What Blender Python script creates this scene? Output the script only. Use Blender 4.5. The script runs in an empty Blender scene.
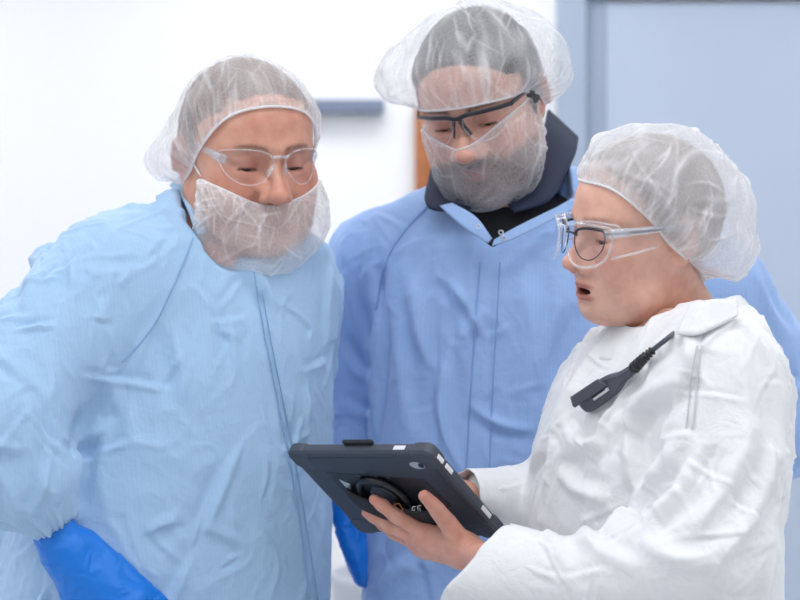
import bpy, math, random
import numpy as np
from mathutils import Vector, Matrix, Euler

random.seed(7)
SC = bpy.context.scene
COL = SC.collection
F32 = np.float32

# ------------------------------------------------------------------ camera frame (real metres)
CAM_Z, CAM_D, FPX = 1.47, 2.2, 1848.0


def P(u, v, y):
    """World point seen at pixel (u, v) of the 800x600 frame, at depth y."""
    s = (y + CAM_D) / FPX
    return np.array([(u - 400) * s, y, CAM_Z - (v - 300) * s])


def rot(yaw, pitch, roll):
    return np.array(Matrix.Rotation(math.radians(yaw), 3, 'Z') @ Matrix.Rotation(math.radians(pitch), 3, 'X')
                    @ Matrix.Rotation(math.radians(roll), 3, 'Y'))


# ------------------------------------------------------------------ noise
_rng = np.random.RandomState(3)
_perm = np.concatenate([_rng.permutation(256)] * 3)
_grad = _rng.normal(size=(256, 3))
_grad /= np.linalg.norm(_grad, axis=1)[:, None]


def noise3(p, seed=0):
    p = np.asarray(p, float) + seed * 17.31
    i = np.floor(p).astype(int)
    f = p - i
    u = f * f * f * (f * (f * 6 - 15) + 10)
    i &= 255
    out = 0
    for dx in (0, 1):
        for dy in (0, 1):
            for dz in (0, 1):
                h = _perm[_perm[_perm[(i[:, 0] + dx) & 255] + ((i[:, 1] + dy) & 255)] + ((i[:, 2] + dz) & 255)]
                g = _grad[h]
                d = g[:, 0] * (f[:, 0] - dx) + g[:, 1] * (f[:, 1] - dy) + g[:, 2] * (f[:, 2] - dz)
                w = (u[:, 0] if dx else 1 - u[:, 0]) * (u[:, 1] if dy else 1 - u[:, 1]) * (u[:, 2] if dz else 1 - u[:, 2])
                out = out + w * d
    return out * 1.6


def ridge(p, seed=0, sharp=3.0):
    """thin crease lines where the noise crosses zero"""
    return np.clip(1 - np.abs(noise3(p, seed)) * sharp, 0, 1) ** 2


# ------------------------------------------------------------------ signed distance fields
def smin(a, b, k):
    if k <= 0:
        return np.minimum(a, b)
    h = np.maximum(k - np.abs(a - b), 0) / k
    return np.minimum(a, b) - h * h * k * 0.25


def smax(a, b, k):
    return -smin(-a, -b, k)


class Field:
    def __init__(s, lo, hi, h):
        s.lo = np.array(lo, float)
        s.h = h
        s.n = np.ceil((np.array(hi, float) - s.lo) / h).astype(int) + 1
        s.ax = [(s.lo[i] + h * np.arange(s.n[i])).astype(F32) for i in range(3)]
        s.d = np.full(s.n, 0.5, F32)

    def _sl(s, lo, hi):
        a = np.clip(np.floor((np.array(lo) - s.lo) / s.h).astype(int), 0, s.n)
        b = np.clip(np.ceil((np.array(hi) - s.lo) / s.h).astype(int) + 1, 0, s.n)
        return tuple(slice(a[i], b[i]) for i in range(3))

    def op(s, prim, k=0.01, mode='add', m=0.03):
        fn, lo, hi = prim
        sl = s._sl(np.array(lo) - m - k, np.array(hi) + m + k)
        if any(q.stop <= q.start for q in sl):
            return s
        X = s.ax[0][sl[0]][:, None, None]
        Y = s.ax[1][sl[1]][None, :, None]
        Z = s.ax[2][sl[2]][None, None, :]
        d = fn(X, Y, Z)
        if mode == 'add':
            s.d[sl] = smin(s.d[sl], d, k)
        else:
            s.d[sl] = smax(s.d[sl], -d, k)
        return s

    def add(s, prim, k=0.01, m=0.03):
        return s.op(prim, k, 'add', m)

    def cut(s, prim, k=0.004):
        return s.op(prim, k, 'cut', 0.004)

    def sample(s, p):
        q = (np.asarray(p) - s.lo) / s.h
        i = np.clip(np.floor(q).astype(int), 0, s.n - 2)
        f = np.clip(q - i, 0, 1)
        out = 0
        for dx in (0, 1):
            for dy in (0, 1):
                for dz in (0, 1):
                    w = (f[..., 0] if dx else 1 - f[..., 0]) * (f[..., 1] if dy else 1 - f[..., 1]) * (f[..., 2] if dz else 1 - f[..., 2])
                    out = out + w * s.d[i[..., 0] + dx, i[..., 1] + dy, i[..., 2] + dz]
        return out

    def mesh(s):
        d = s.d
        c = d < 0
        nx, ny, nz = s.n - 1
        cnt = np.zeros((nx, ny, nz), np.int8)
        for a in (0, 1):
            for b in (0, 1):
                for e in (0, 1):
                    cnt += c[a:nx + a, b:ny + b, e:nz + e]
        act = (cnt > 0) & (cnt < 8)
        cells = np.argwhere(act)
        idx = np.full(act.shape, -1, np.int32)
        idx[act] = np.arange(len(cells))
        acc = np.zeros((len(cells), 3))
        w = np.zeros(len(cells))
        cor = [(a, b, e) for a in (0, 1) for b in (0, 1) for e in (0, 1)]
        for p in cor:
            for ax in range(3):
                if p[ax]:
                    continue
                q = list(p)
                q[ax] = 1
                d0 = d[cells[:, 0] + p[0], cells[:, 1] + p[1], cells[:, 2] + p[2]]
                d1 = d[cells[:, 0] + q[0], cells[:, 1] + q[1], cells[:, 2] + q[2]]
                m = (d0 < 0) != (d1 < 0)
                t = np.where(m, d0 / np.where(m, d0 - d1, 1), 0)
                pt = np.tile(np.array(p, float), (len(cells), 1))
                pt[:, ax] += t
                acc[m] += pt[m]
                w += m
        V = (cells + acc / w[:, None]) * s.h + s.lo
        Q = []
        for ax in range(3):
            o = [(1, 2), (2, 0), (0, 1)][ax]
            sl0 = [slice(1, -1)] * 3
            sl1 = [slice(1, -1)] * 3
            sl0[ax] = slice(0, -1)
            sl1[ax] = slice(1, None)
            a, b = c[tuple(sl0)], c[tuple(sl1)]
            for sign in (0, 1):
                e = np.argwhere((a != b) & (a if sign else b))
                e = e + 1
                e[:, ax] -= 1
                k = []
                for (i, j) in ((-1, -1), (0, -1), (0, 0), (-1, 0)):
                    r = e.copy()
                    r[:, o[0]] += i
                    r[:, o[1]] += j
                    k.append(idx[r[:, 0], r[:, 1], r[:, 2]])
                k = np.stack(k, 1)
                Q.append(k if sign else k[:, ::-1])
        return V, np.concatenate(Q)


def _bb(pts, r):
    p = np.array(pts, float)
    return p.min(0) - r, p.max(0) + r


def ell(c, r, R=None):
    c = np.array(c, float)
    r = np.array(r, float)
    R = np.eye(3) if R is None else np.array(R)

    def fn(X, Y, Z):
        x, y, z = X - c[0], Y - c[1], Z - c[2]
        a = (R[0, 0] * x + R[1, 0] * y + R[2, 0] * z)
        b = (R[0, 1] * x + R[1, 1] * y + R[2, 1] * z)
        e = (R[0, 2] * x + R[1, 2] * y + R[2, 2] * z)
        k0 = np.sqrt((a / r[0]) ** 2 + (b / r[1]) ** 2 + (e / r[2]) ** 2) + 1e-9
        k1 = np.sqrt((a / r[0] ** 2) ** 2 + (b / r[1] ** 2) ** 2 + (e / r[2] ** 2) ** 2) + 1e-9
        return (k0 * (k0 - 1) / k1).astype(F32)
    ext = np.sqrt(((R * r[None, :]) ** 2).sum(1))
    return fn, c - ext, c + ext


def tube(pts, rad, squash=None):
    """chain of round cones; squash=(dir, factor) flattens along a direction"""
    pts = np.array(pts, float)
    rad = np.broadcast_to(np.array(rad, float), (len(pts),))
    if squash is not None:
        n = np.array(squash[0], float)
        n /= np.linalg.norm(n)
        fac = 1 / squash[1] - 1

    def fn(X, Y, Z):
        best = None
        for i in range(len(pts) - 1):
            a, b = pts[i], pts[i + 1]
            v = b - a
            L = max(v @ v, 1e-12)
            x, y, z = X - a[0], Y - a[1], Z - a[2]
            t = np.clip((x * v[0] + y * v[1] + z * v[2]) / L, 0, 1)
            x, y, z = x - t * v[0], y - t * v[1], z - t * v[2]
            if squash is not None:
                q = (x * n[0] + y * n[1] + z * n[2]) * fac
                x, y, z = x + q * n[0], y + q * n[1], z + q * n[2]
            d = np.sqrt(x * x + y * y + z * z) - (rad[i] + (rad[i + 1] - rad[i]) * t)
            best = d if best is None else np.minimum(best, d)
        return best.astype(F32)
    lo, hi = _bb(pts, rad.max())
    return fn, lo, hi


def loft(rows, pw=2.3):
    """vertical loft; rows = (z, cx, cy, half width, half depth, yaw in degrees)"""
    rows = np.array(sorted(rows), float)

    def fn(X, Y, Z):
        z = Z.ravel()
        g = [np.interp(z, rows[:, 0], rows[:, i])[None, None, :] for i in range(1, 6)]
        cx, cy, a, b, yw = g
        c, s_ = np.cos(np.radians(yw)), np.sin(np.radians(yw))
        x = (X - cx) * c + (Y - cy) * s_
        y = -(X - cx) * s_ + (Y - cy) * c
        k0 = (np.abs(x / a) ** pw + np.abs(y / b) ** pw) ** (1 / pw)
        d = (k0 - 1) * np.minimum(a, b) * (0.5 + 0.5 * np.maximum(a, b) / np.minimum(a, b))
        dz = np.maximum(rows[0, 0] - Z, Z - rows[-1, 0])
        return np.maximum(d, dz).astype(F32)
    m = max(rows[:, 3].max(), rows[:, 4].max())
    lo = np.array([rows[:, 1].min() - m, rows[:, 2].min() - m, rows[0, 0]])
    hi = np.array([rows[:, 1].max() + m, rows[:, 2].max() + m, rows[-1, 0]])
    return fn, lo, hi


def halfspace(p, n, lo, hi):
    """solid on the side n points away from"""
    p = np.array(p, float)
    n = np.array(n, float)
    n /= np.linalg.norm(n)
    return (lambda X, Y, Z: ((X - p[0]) * n[0] + (Y - p[1]) * n[1] + (Z - p[2]) * n[2]).astype(F32)), lo, hi


# ------------------------------------------------------------------ mesh building
def mk(name, V, Fc, mat=None, parent=None, smooth=True, attrs=None, sub=0, matidx=None):
    me = bpy.data.meshes.new(name)
    V = np.asarray(V, float)
    if isinstance(Fc, np.ndarray) and Fc.ndim == 2:
        n, k = Fc.shape
        me.vertices.add(len(V))
        me.vertices.foreach_set('co', V.astype(F32).ravel())
        me.loops.add(n * k)
        me.loops.foreach_set('vertex_index', Fc.astype(np.int32).ravel())
        me.polygons.add(n)
        me.polygons.foreach_set('loop_start', np.arange(0, n * k, k, dtype=np.int32))
        me.update(calc_edges=True)
    else:
        me.from_pydata([tuple(v) for v in V], [], [tuple(int(i) for i in f) for f in Fc])
    me.validate()
    if smooth:
        me.polygons.foreach_set('use_smooth', np.ones(len(me.polygons), bool))
    for m in (mat if isinstance(mat, (list, tuple)) else [mat]):
        if m:
            me.materials.append(m)
    if matidx is not None:
        me.polygons.foreach_set('material_index', np.asarray(matidx, np.int32))
    for k, v in (attrs or {}).items():
        v = np.asarray(v, F32)
        if v.ndim == 1:
            a = me.attributes.new(k, 'FLOAT', 'POINT')
            a.data.foreach_set('value', v)
        elif v.shape[1] == 3:
            a = me.attributes.new(k, 'FLOAT_VECTOR', 'POINT')
            a.data.foreach_set('vector', v.ravel())
        else:
            a = me.attributes.new(k, 'FLOAT_COLOR', 'POINT')
            a.data.foreach_set('color', v.ravel())
    me.update()
    o = bpy.data.objects.new(name, me)
    COL.objects.link(o)
    if parent:
        o.parent = parent
    if sub:
        s = o.modifiers.new('smooth', 'SUBSURF')
        s.levels = s.render_levels = sub
    return o


def tag(o, label=None, cat=None, group=None, kind=None):
    for k, v in (('label', label), ('category', cat), ('group', group), ('kind', kind)):
        if v:
            o[k] = v
    return o


def empty(name, loc=(0, 0, 0)):
    o = bpy.data.objects.new(name, None)
    o.empty_display_size = 0.1
    COL.objects.link(o)
    o.location = loc
    return o


def normals(V, Q):
    n = np.cross(V[Q[:, 2]] - V[Q[:, 0]], V[Q[:, 3]] - V[Q[:, 1]])
    out = np.zeros_like(V)
    for i in range(4):
        np.add.at(out, Q[:, i], n)
    return out / (np.linalg.norm(out, axis=1)[:, None] + 1e-12)


def relax(V, Q, it=2, f=0.5):
    for _ in range(it):
        acc = np.zeros_like(V)
        w = np.zeros(len(V))
        for i in range(4):
            for j in (1, 3):
                np.add.at(acc, Q[:, i], V[Q[:, (i + j) % 4]])
            w += np.bincount(Q[:, i], minlength=len(V)) * 2
        V = V + f * (acc / np.maximum(w, 1)[:, None] - V)
    return V


def catmull(pts, n=8, closed=False):
    p = np.array(pts, float)
    if closed:
        p = np.concatenate([p[-1:], p, p[:2]])
    else:
        p = np.concatenate([2 * p[:1] - p[1:2], p, 2 * p[-1:] - p[-2:-1]])
    out = []
    for i in range(1, len(p) - 2):
        for t in np.linspace(0, 1, n, endpoint=False):
            a, b, c, d = p[i - 1], p[i], p[i + 1], p[i + 2]
            out.append(0.5 * (2 * b + (c - a) * t + (2 * a - 5 * b + 4 * c - d) * t * t + (3 * b - a - 3 * c + d) * t ** 3))
    if not closed:
        out.append(p[-2])
    return np.array(out)


def sweep(pts, r, seg=10, closed=False, caps=True, flat=None, up=None):
    """tube mesh along a polyline; r scalar or per point; flat=(ru, rv) makes an elliptical section oriented by up"""
    p = np.array(pts, float)
    n = len(p)
    r = np.broadcast_to(np.array(r, float), (n,))
    if closed:
        T = np.roll(p, -1, 0) - np.roll(p, 1, 0)
    else:
        T = np.gradient(p, axis=0)
    T /= np.linalg.norm(T, axis=1)[:, None] + 1e-12
    U = np.zeros_like(p)
    ref = np.array(up if up is not None else ([0, 0, 1] if abs(T[0, 2]) < 0.9 else [1, 0, 0]), float)
    for i in range(n):
        if up is not None:
            ref = np.array(up, float)
        u = ref - T[i] * (ref @ T[i])
        u /= np.linalg.norm(u) + 1e-12
        U[i] = u
        ref = u
    W = np.cross(T, U)
    a = np.arange(seg) * 2 * math.pi / seg
    fu, fv = flat or (1, 1)
    V = (p[:, None] + (np.cos(a) * fu)[None, :, None] * U[:, None] * r[:, None, None] + (np.sin(a) * fv)[None, :, None] * W[:, None] * r[:, None, None]).reshape(-1, 3)
    Q = []
    for i in range(n if closed else n - 1):
        j = (i + 1) % n
        for k in range(seg):
            l = (k + 1) % seg
            Q.append((i * seg + k, i * seg + l, j * seg + l, j * seg + k))
    if caps and not closed:
        Q.append(tuple(range(seg))[::-1])
        Q.append(tuple((n - 1) * seg + k for k in range(seg)))
    return V, Q


def join(*parts):
    V, Q, o = [], [], 0
    for v, q in parts:
        V.append(np.asarray(v, float))
        Q += [tuple(int(i) + o for i in f) for f in q]
        o += len(v)
    return np.concatenate(V), Q


def rbox(sx, sy, sz, r=0.003, seg=3):
    """rounded box centred on the origin"""
    import bmesh
    bm = bmesh.new()
    bmesh.ops.create_cube(bm, size=1)
    for v in bm.verts:
        v.co = (v.co.x * sx, v.co.y * sy, v.co.z * sz)
    if r > 0:
        bmesh.ops.bevel(bm, geom=bm.edges[:], offset=r, segments=seg, profile=0.5, affect='EDGES')
    V = np.array([v.co[:] for v in bm.verts])
    bm.verts.index_update()
    Q = [tuple(v.index for v in f.verts) for f in bm.faces]
    bm.free()
    return V, Q


def prism(outline, z0, z1, bevel=0.0):
    """extruded closed 2-D outline, with a small chamfer at both ends"""
    o = np.array(outline, float)
    n = len(o)
    if bevel > 0:
        t = np.roll(o, -1, 0) - np.roll(o, 1, 0)
        nn = np.stack([t[:, 1], -t[:, 0]], 1)
        nn /= np.linalg.norm(nn, axis=1)[:, None] + 1e-12
        area = 0.5 * np.sum(o[:, 0] * np.roll(o[:, 1], -1) - np.roll(o[:, 0], -1) * o[:, 1])
        inn = o - nn * bevel * (1 if area > 0 else -1)
        rings = [(inn, z0), (o, z0 + bevel), (o, z1 - bevel), (inn, z1)]
    else:
        rings = [(o, z0), (o, z1)]
    V = np.concatenate([np.concatenate([q, np.full((n, 1), z)], 1) for q, z in rings])
    Q = []
    for i in range(len(rings) - 1):
        for k in range(n):
            l = (k + 1) % n
            Q.append((i * n + k, i * n + l, (i + 1) * n + l, (i + 1) * n + k))
    Q.append(tuple(range(n))[::-1])
    Q.append(tuple((len(rings) - 1) * n + k for k in range(n)))
    return V, Q


def rrect(w, h, r, seg=6):
    out = []
    for cx, cy, a0 in ((w / 2 - r, h / 2 - r, 0), (-w / 2 + r, h / 2 - r, 90), (-w / 2 + r, -h / 2 + r, 180), (w / 2 - r, -h / 2 + r, 270)):
        for k in range(seg + 1):
            a = math.radians(a0 + 90 * k / seg)
            out.append((cx + r * math.cos(a), cy + r * math.sin(a)))
    return out


def grid_faces(n, m, closed_u=False):
    i, j = np.meshgrid(np.arange(n if closed_u else n - 1), np.arange(m - 1), indexing='ij')
    i, j = i.ravel(), j.ravel()
    i2 = (i + 1) % n
    return np.stack([i * m + j, i2 * m + j, i2 * m + j + 1, i * m + j + 1], 1)


# ------------------------------------------------------------------ materials
def newmat(name):
    m = bpy.data.materials.new(name)
    m.use_nodes = True
    nt = m.node_tree
    nt.nodes.clear()
    return m, nt, nt.nodes.new('ShaderNodeOutputMaterial')


def N(nt, t, **kw):
    n = nt.nodes.new(t)
    for k, v in kw.items():
        if k.startswith('i_'):
            n.inputs[k[2:].replace('_', ' ')].default_value = v
        else:
            setattr(n, k, v)
    return n


def rgba(c):
    return (c[0], c[1], c[2], 1.0)


def srgb(r, g, b):
    f = lambda c: ((c / 255 + 0.055) / 1.055) ** 2.4 if c > 10.3 else c / 255 / 12.92
    return (f(r), f(g), f(b))


def simple(name, col, rough=0.5, metal=0.0, noise=0.0, nscale=60.0, bump=0.0, spec=0.5, coat=0.0):
    m, nt, out = newmat(name)
    b = N(nt, 'ShaderNodeBsdfPrincipled')
    b.inputs['Base Color'].default_value = rgba(col)
    b.inputs['Roughness'].default_value = rough
    b.inputs['Metallic'].default_value = metal
    b.inputs['Specular IOR Level'].default_value = spec
    b.inputs['Coat Weight'].default_value = coat
    tc = N(nt, 'ShaderNodeTexCoord')
    nz = N(nt, 'ShaderNodeTexNoise')
    nz.inputs['Scale'].default_value = nscale
    nz.inputs['Detail'].default_value = 4
    nt.links.new(tc.outputs['Object'], nz.inputs['Vector'])
    if noise > 0:
        mx = N(nt, 'ShaderNodeMix', data_type='RGBA')
        mx.inputs['A'].default_value = rgba([c * (1 - noise) for c in col])
        mx.inputs['B'].default_value = rgba([min(1, c * (1 + noise)) for c in col])
        nt.links.new(nz.outputs['Fac'], mx.inputs['Factor'])
        nt.links.new(mx.outputs['Result'], b.inputs['Base Color'])
    if bump > 0:
        bp = N(nt, 'ShaderNodeBump')
        bp.inputs['Strength'].default_value = bump
        bp.inputs['Distance'].default_value = 0.002
        nt.links.new(nz.outputs['Fac'], bp.inputs['Height'])
        nt.links.new(bp.outputs['Normal'], b.inputs['Normal'])
    nt.links.new(b.outputs[0], out.inputs[0])
    return m


def skin_mat(name):
    m, nt, out = newmat(name)
    b = N(nt, 'ShaderNodeBsdfPrincipled')
    at = N(nt, 'ShaderNodeAttribute', attribute_name='col')
    tc = N(nt, 'ShaderNodeTexCoord')
    nz = N(nt, 'ShaderNodeTexNoise')
    nz.inputs['Scale'].default_value = 55
    nz.inputs['Detail'].default_value = 5
    nt.links.new(tc.outputs['Object'], nz.inputs['Vector'])
    hs = N(nt, 'ShaderNodeMix', data_type='RGBA', blend_type='MULTIPLY')
    cr = N(nt, 'ShaderNodeValToRGB')
    cr.color_ramp.elements[0].position = 0.35
    cr.color_ramp.elements[0].color = (0.86, 0.78, 0.76, 1)
    cr.color_ramp.elements[1].position = 0.62
    cr.color_ramp.elements[1].color = (1, 1, 1, 1)
    nt.links.new(nz.outputs['Fac'], cr.inputs['Fac'])
    hs.inputs['Factor'].default_value = 0.8
    nt.links.new(at.outputs['Color'], hs.inputs['A'])
    nt.links.new(cr.outputs['Color'], hs.inputs['B'])
    nt.links.new(hs.outputs['Result'], b.inputs['Base Color'])
    b.inputs['Roughness'].default_value = 0.42
    b.inputs['Specular IOR Level'].default_value = 0.4
    b.inputs['Subsurface Weight'].default_value = 0.25
    b.inputs['Subsurface Radius'].default_value = (1.0, 0.35, 0.2)
    b.inputs['Subsurface Scale'].default_value = 0.006
    n2 = N(nt, 'ShaderNodeTexNoise')
    n2.inputs['Scale'].default_value = 420
    n2.inputs['Detail'].default_value = 3
    nt.links.new(tc.outputs['Object'], n2.inputs['Vector'])
    bp = N(nt, 'ShaderNodeBump')
    bp.inputs['Strength'].default_value = 0.25
    bp.inputs['Distance'].default_value = 0.0008
    nt.links.new(n2.outputs['Fac'], bp.inputs['Height'])
    nt.links.new(bp.outputs['Normal'], b.inputs['Normal'])
    nt.links.new(b.outputs[0], out.inputs[0])
    return m


def sheer_mat(name, col=(0.93, 0.94, 0.96)):
    """thin non-woven cloth: attribute 'op' is how closely the fibres cover"""
    m, nt, out = newmat(name)
    at = N(nt, 'ShaderNodeAttribute', attribute_name='op')
    tc = N(nt, 'ShaderNodeTexCoord')
    nz = N(nt, 'ShaderNodeTexNoise')
    nz.inputs['Scale'].default_value = 330
    nz.inputs['Detail'].default_value = 3
    nt.links.new(tc.outputs['Object'], nz.inputs['Vector'])
    ma = N(nt, 'ShaderNodeMath', operation='MULTIPLY_ADD')
    ma.inputs[1].default_value = 0.30
    nt.links.new(nz.outputs['Fac'], ma.inputs[0])
    ad = N(nt, 'ShaderNodeMath', operation='SUBTRACT')
    nt.links.new(at.outputs['Fac'], ad.inputs[0])
    ad.inputs[1].default_value = 0.15
    nt.links.new(ad.outputs[0], ma.inputs[2])
    cl = N(nt, 'ShaderNodeClamp')
    nt.links.new(ma.outputs[0], cl.inputs['Value'])
    cl.inputs['Max'].default_value = 0.97
    df = N(nt, 'ShaderNodeBsdfDiffuse')
    df.inputs['Color'].default_value = rgba(col)
    tl = N(nt, 'ShaderNodeBsdfTranslucent')
    tl.inputs['Color'].default_value = rgba(col)
    mx = N(nt, 'ShaderNodeMixShader')
    mx.inputs[0].default_value = 0.35
    nt.links.new(df.outputs[0], mx.inputs[1])
    nt.links.new(tl.outputs[0], mx.inputs[2])
    tr = N(nt, 'ShaderNodeBsdfTransparent')
    m2 = N(nt, 'ShaderNodeMixShader')
    nt.links.new(cl.outputs[0], m2.inputs[0])
    nt.links.new(tr.outputs[0], m2.inputs[1])
    nt.links.new(mx.outputs[0], m2.inputs[2])
    nt.links.new(m2.outputs[0], out.inputs[0])
    return m


def clear_mat(name, tint=(0.97, 0.98, 1.0), gloss=0.12, rough=0.03, haze=0.0):
    """thin clear polycarbonate"""
    m, nt, out = newmat(name)
    tr = N(nt, 'ShaderNodeBsdfTransparent')
    tr.inputs['Color'].default_value = rgba(tint)
    gl = N(nt, 'ShaderNodeBsdfGlossy')
    gl.inputs['Roughness'].default_value = rough
    gl.inputs['Color'].default_value = (1, 1, 1, 1)
    lw = N(nt, 'ShaderNodeLayerWeight')
    lw.inputs['Blend'].default_value = 0.5
    pw = N(nt, 'ShaderNodeMath', operation='POWER')
    pw.inputs[1].default_value = 4.0
    nt.links.new(lw.outputs['Facing'], pw.inputs[0])
    fr = N(nt, 'ShaderNodeMath', operation='MULTIPLY')
    fr.inputs[1].default_value = 0.6
    nt.links.new(pw.outputs[0], fr.inputs[0])
    ad = N(nt, 'ShaderNodeMath', operation='ADD')
    ad.inputs[1].default_value = gloss
    nt.links.new(fr.outputs[0], ad.inputs[0])
    mx = N(nt, 'ShaderNodeMixShader')
    nt.links.new(ad.outputs[0], mx.inputs[0])
    nt.links.new(tr.outputs[0], mx.inputs[1])
    nt.links.new(gl.outputs[0], mx.inputs[2])
    last = mx
    if haze > 0:
        df = N(nt, 'ShaderNodeBsdfDiffuse')
        df.inputs['Color'].default_value = (0.9, 0.93, 0.96, 1)
        m2 = N(nt, 'ShaderNodeMixShader')
        m2.inputs[0].default_value = haze
        nt.links.new(mx.outputs[0], m2.inputs[1])
        nt.links.new(df.outputs[0], m2.inputs[2])
        last = m2
    nt.links.new(last.outputs[0], out.inputs[0])
    return m
# ------------------------------------------------------------------ heads (local frame: face looks along -Y, up +Z, eye line z=0)
EYE = np.array([0.032, -0.0765, -0.004])


def head_field(p):
    w = p.get('w', 1.0)          # face width
    fat = p.get('fat', 0.0)      # 0 lean .. 1 heavy cheeks and jowls
    fem = p.get('fem', 0.0)
    f = Field((-0.115, -0.145, -0.215), (0.115, 0.135, 0.135), 0.0015)
    f.add(ell((0, 0.008, 0.026), (0.0755 * w, 0.098, 0.090)), 0.02)
    f.add(ell((0, -0.030, 0.034), (0.0665 * w, 0.0655, 0.060)), 0.03)            # forehead
    f.add(ell((0, -0.034, -0.034), ((0.0635 + 0.006 * fat) * w, 0.056, 0.080)), 0.03)   # face mass
    # jaw
    for s in (-1, 1):
        jw = (0.050 + 0.010 * fat - 0.004 * fem) * w
        f.add(tube([(s * jw, 0.004, -0.050), (s * jw * 0.86, -0.030, -0.083), (s * 0.018, -0.074, -0.099)], [0.021 - 0.003 * fem, 0.020 + 0.006 * fat - 0.004 * fem, 0.016 - 0.002 * fem]), 0.022)
        f.add(ell((s * 0.045 * w, -0.062, -0.026), (0.022 + 0.004 * fat, 0.020, 0.020)), 0.022)     # cheek bone
        f.add(ell((s * 0.037 * w, -0.066, -0.056), (0.020 + 0.010 * fat, 0.020 + 0.004 * fat, 0.024)), 0.026)   # cheek
        if fat > 0:
            f.add(ell((s * 0.046 * w, -0.040, -0.086), (0.020, 0.028, 0.018)), 0.03)      # jowl
    f.add(ell((0, -0.0775, -0.101), (0.021, 0.0165, 0.0155)), 0.018)             # chin
    if fat > 0:
        f.add(ell((0, -0.030, -0.108), (0.046, 0.045, 0.022)), 0.035)            # double chin
    # neck
    nk = np.array(p['neck'], float)
    nr = p.get('nr', 0.060)
    f.add(tube([(0, 0.020, -0.045), (0, 0.028, -0.085), nk * 0.55 + np.array([0, 0.020, -0.05]) * 0.45, nk], [nr * 0.95, nr * 0.93, nr, nr * 1.12]), 0.03)
    # brow
    bz = 0.016 + 0.003 * fem
    br = 0.0095 - 0.0035 * fem
    for s in (-1, 1):
        f.add(tube([(s * 0.010, -0.0905, bz - 0.002), (s * 0.030, -0.0855, bz + 0.003), (s * 0.050, -0.0665, bz)], [br, br, br * 0.9]), 0.016)
    # sockets
    for s in (-1, 1):
        f.op(ell((s * 0.033, -0.1005, -0.003), (0.0205, 0.0165, 0.0125)), 0.014, 'cut')
        f.op(ell((s * 0.017, -0.099, -0.002), (0.008, 0.010, 0.012)), 0.010, 'cut')
    # lids
    for s in (-1, 1):
        e = EYE * np.array([s, 1, 1])
        f.add(ell(e, (0.0150, 0.0136, 0.0130)), 0.004)
        f.add(tube([e + (-s * 0.013, -0.006, 0.0055), e + (0, -0.0115, 0.0085), e + (s * 0.015, -0.004, 0.005)], 0.0032), 0.005)      # lid fold
        f.add(tube([e + (-s * 0.010, -0.0075, -0.012), e + (0, -0.0095, -0.0145), e + (s * 0.013, -0.0055, -0.011)], 0.0035), 0.008)   # bag
        op = p.get('lid', 0.0022)
        f.cut(ell(e + (s * 0.0005, -0.0135, p.get('lidz', -0.0062)), (0.0138, 0.0080, op), rot(0, 0, -5 * s)), 0.0015)
    # nose
    nl = p.get('nose', 1.0)
    nw = p.get('nosew', 1.0)
    f.add(tube([(0, -0.0865, 0.012), (0, -0.0935, -0.004), (0, -0.103 - 0.004 * nl, -0.022), (0, -0.1085 - 0.006 * nl, -0.037)],
               [0.0075, 0.0062, 0.0075, 0.0085 * nw]), 0.012)
    f.add(ell((0, -0.1095 - 0.006 * nl, -0.041 + 0.003 * fem), (0.0115 * nw, 0.0105, 0.0098)), 0.006)
    for s in (-1, 1):
        f.add(ell((s * 0.0130 * nw, -0.1015, -0.0445), (0.0078 * nw, 0.0105, 0.0080)), 0.006)
        f.add(tube([(s * 0.010 * nw, -0.094, -0.030), (s * 0.017 * nw, -0.094, -0.043)], 0.006), 0.010)
    for s in (-1, 1):
        f.add(ell((s * 0.0080 * nw, -0.1015, -0.0375), (0.0085 * nw, 0.010, 0.010)), 0.006)
    f.add(tube([(0, -0.100, -0.052), (0, -0.111, -0.0495)], 0.0042), 0.004)
    for s in (-1, 1):
        f.cut(ell((s * 0.0072 * nw, -0.1055, -0.0535), (0.0034, 0.0055, 0.0030), rot(20 * s, 0, 0)), 0.002)
    # mouth
    mo = p.get('open', 0.0)
    f.add(ell((0, -0.0800, -0.073), (0.030, 0.0175, 0.022)), 0.016)
    f.op(tube([(0, -0.1035, -0.053), (0, -0.1030, -0.062)], 0.0032), 0.006, 'cut')     # philtrum
    lf = 1.0 + 0.25 * fem
    ul = [(-0.0235, -0.0885, -0.0735), (-0.012, -0.0960, -0.0695), (-0.004, -0.0990, -0.0682), (0.004, -0.0990, -0.0682), (0.012, -0.0960, -0.0695), (0.0235, -0.0885, -0.0735)]
    ll = [(-0.0215, -0.0885, -0.0755 - mo * 0.3), (-0.011, -0.0945, -0.0790 - mo), (0, -0.0965, -0.0800 - mo), (0.011, -0.0945, -0.0790 - mo), (0.0215, -0.0885, -0.0755 - mo * 0.3)]
    f.add(tube(ul, np.array([0.002, 0.0042, 0.0046, 0.0046, 0.0042, 0.002]) * lf), 0.005)
    f.add(tube(ll, np.array([0.002, 0.0048, 0.0056, 0.0048, 0.002]) * lf), 0.005)
    if mo > 0:
        f.cut(ell((0, -0.0930, -0.0742 - mo * 0.55), (0.0195, 0.014, 0.0020 + mo * 0.55)), 0.002)
    else:
        f.cut(tube([(-0.023, -0.0925, -0.0742), (-0.010, -0.1005, -0.0742), (0, -0.1030, -0.0745), (0.010, -0.1005, -0.0742), (0.023, -0.0925, -0.0742)], 0.0011), 0.003)
    f.op(tube([(-0.012, -0.0975, -0.0905 - mo), (0.012, -0.0975, -0.0905 - mo)], 0.0040), 0.010, 'cut')
    if p.get('naso', 0) > 0:      # nasolabial fold
        for s in (-1, 1):
            f.op(tube([(s * 0.0215, -0.0965, -0.045), (s * 0.031, -0.0905, -0.062), (s * 0.033, -0.085, -0.077)], 0.0030), 0.016 , 'cut')
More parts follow.
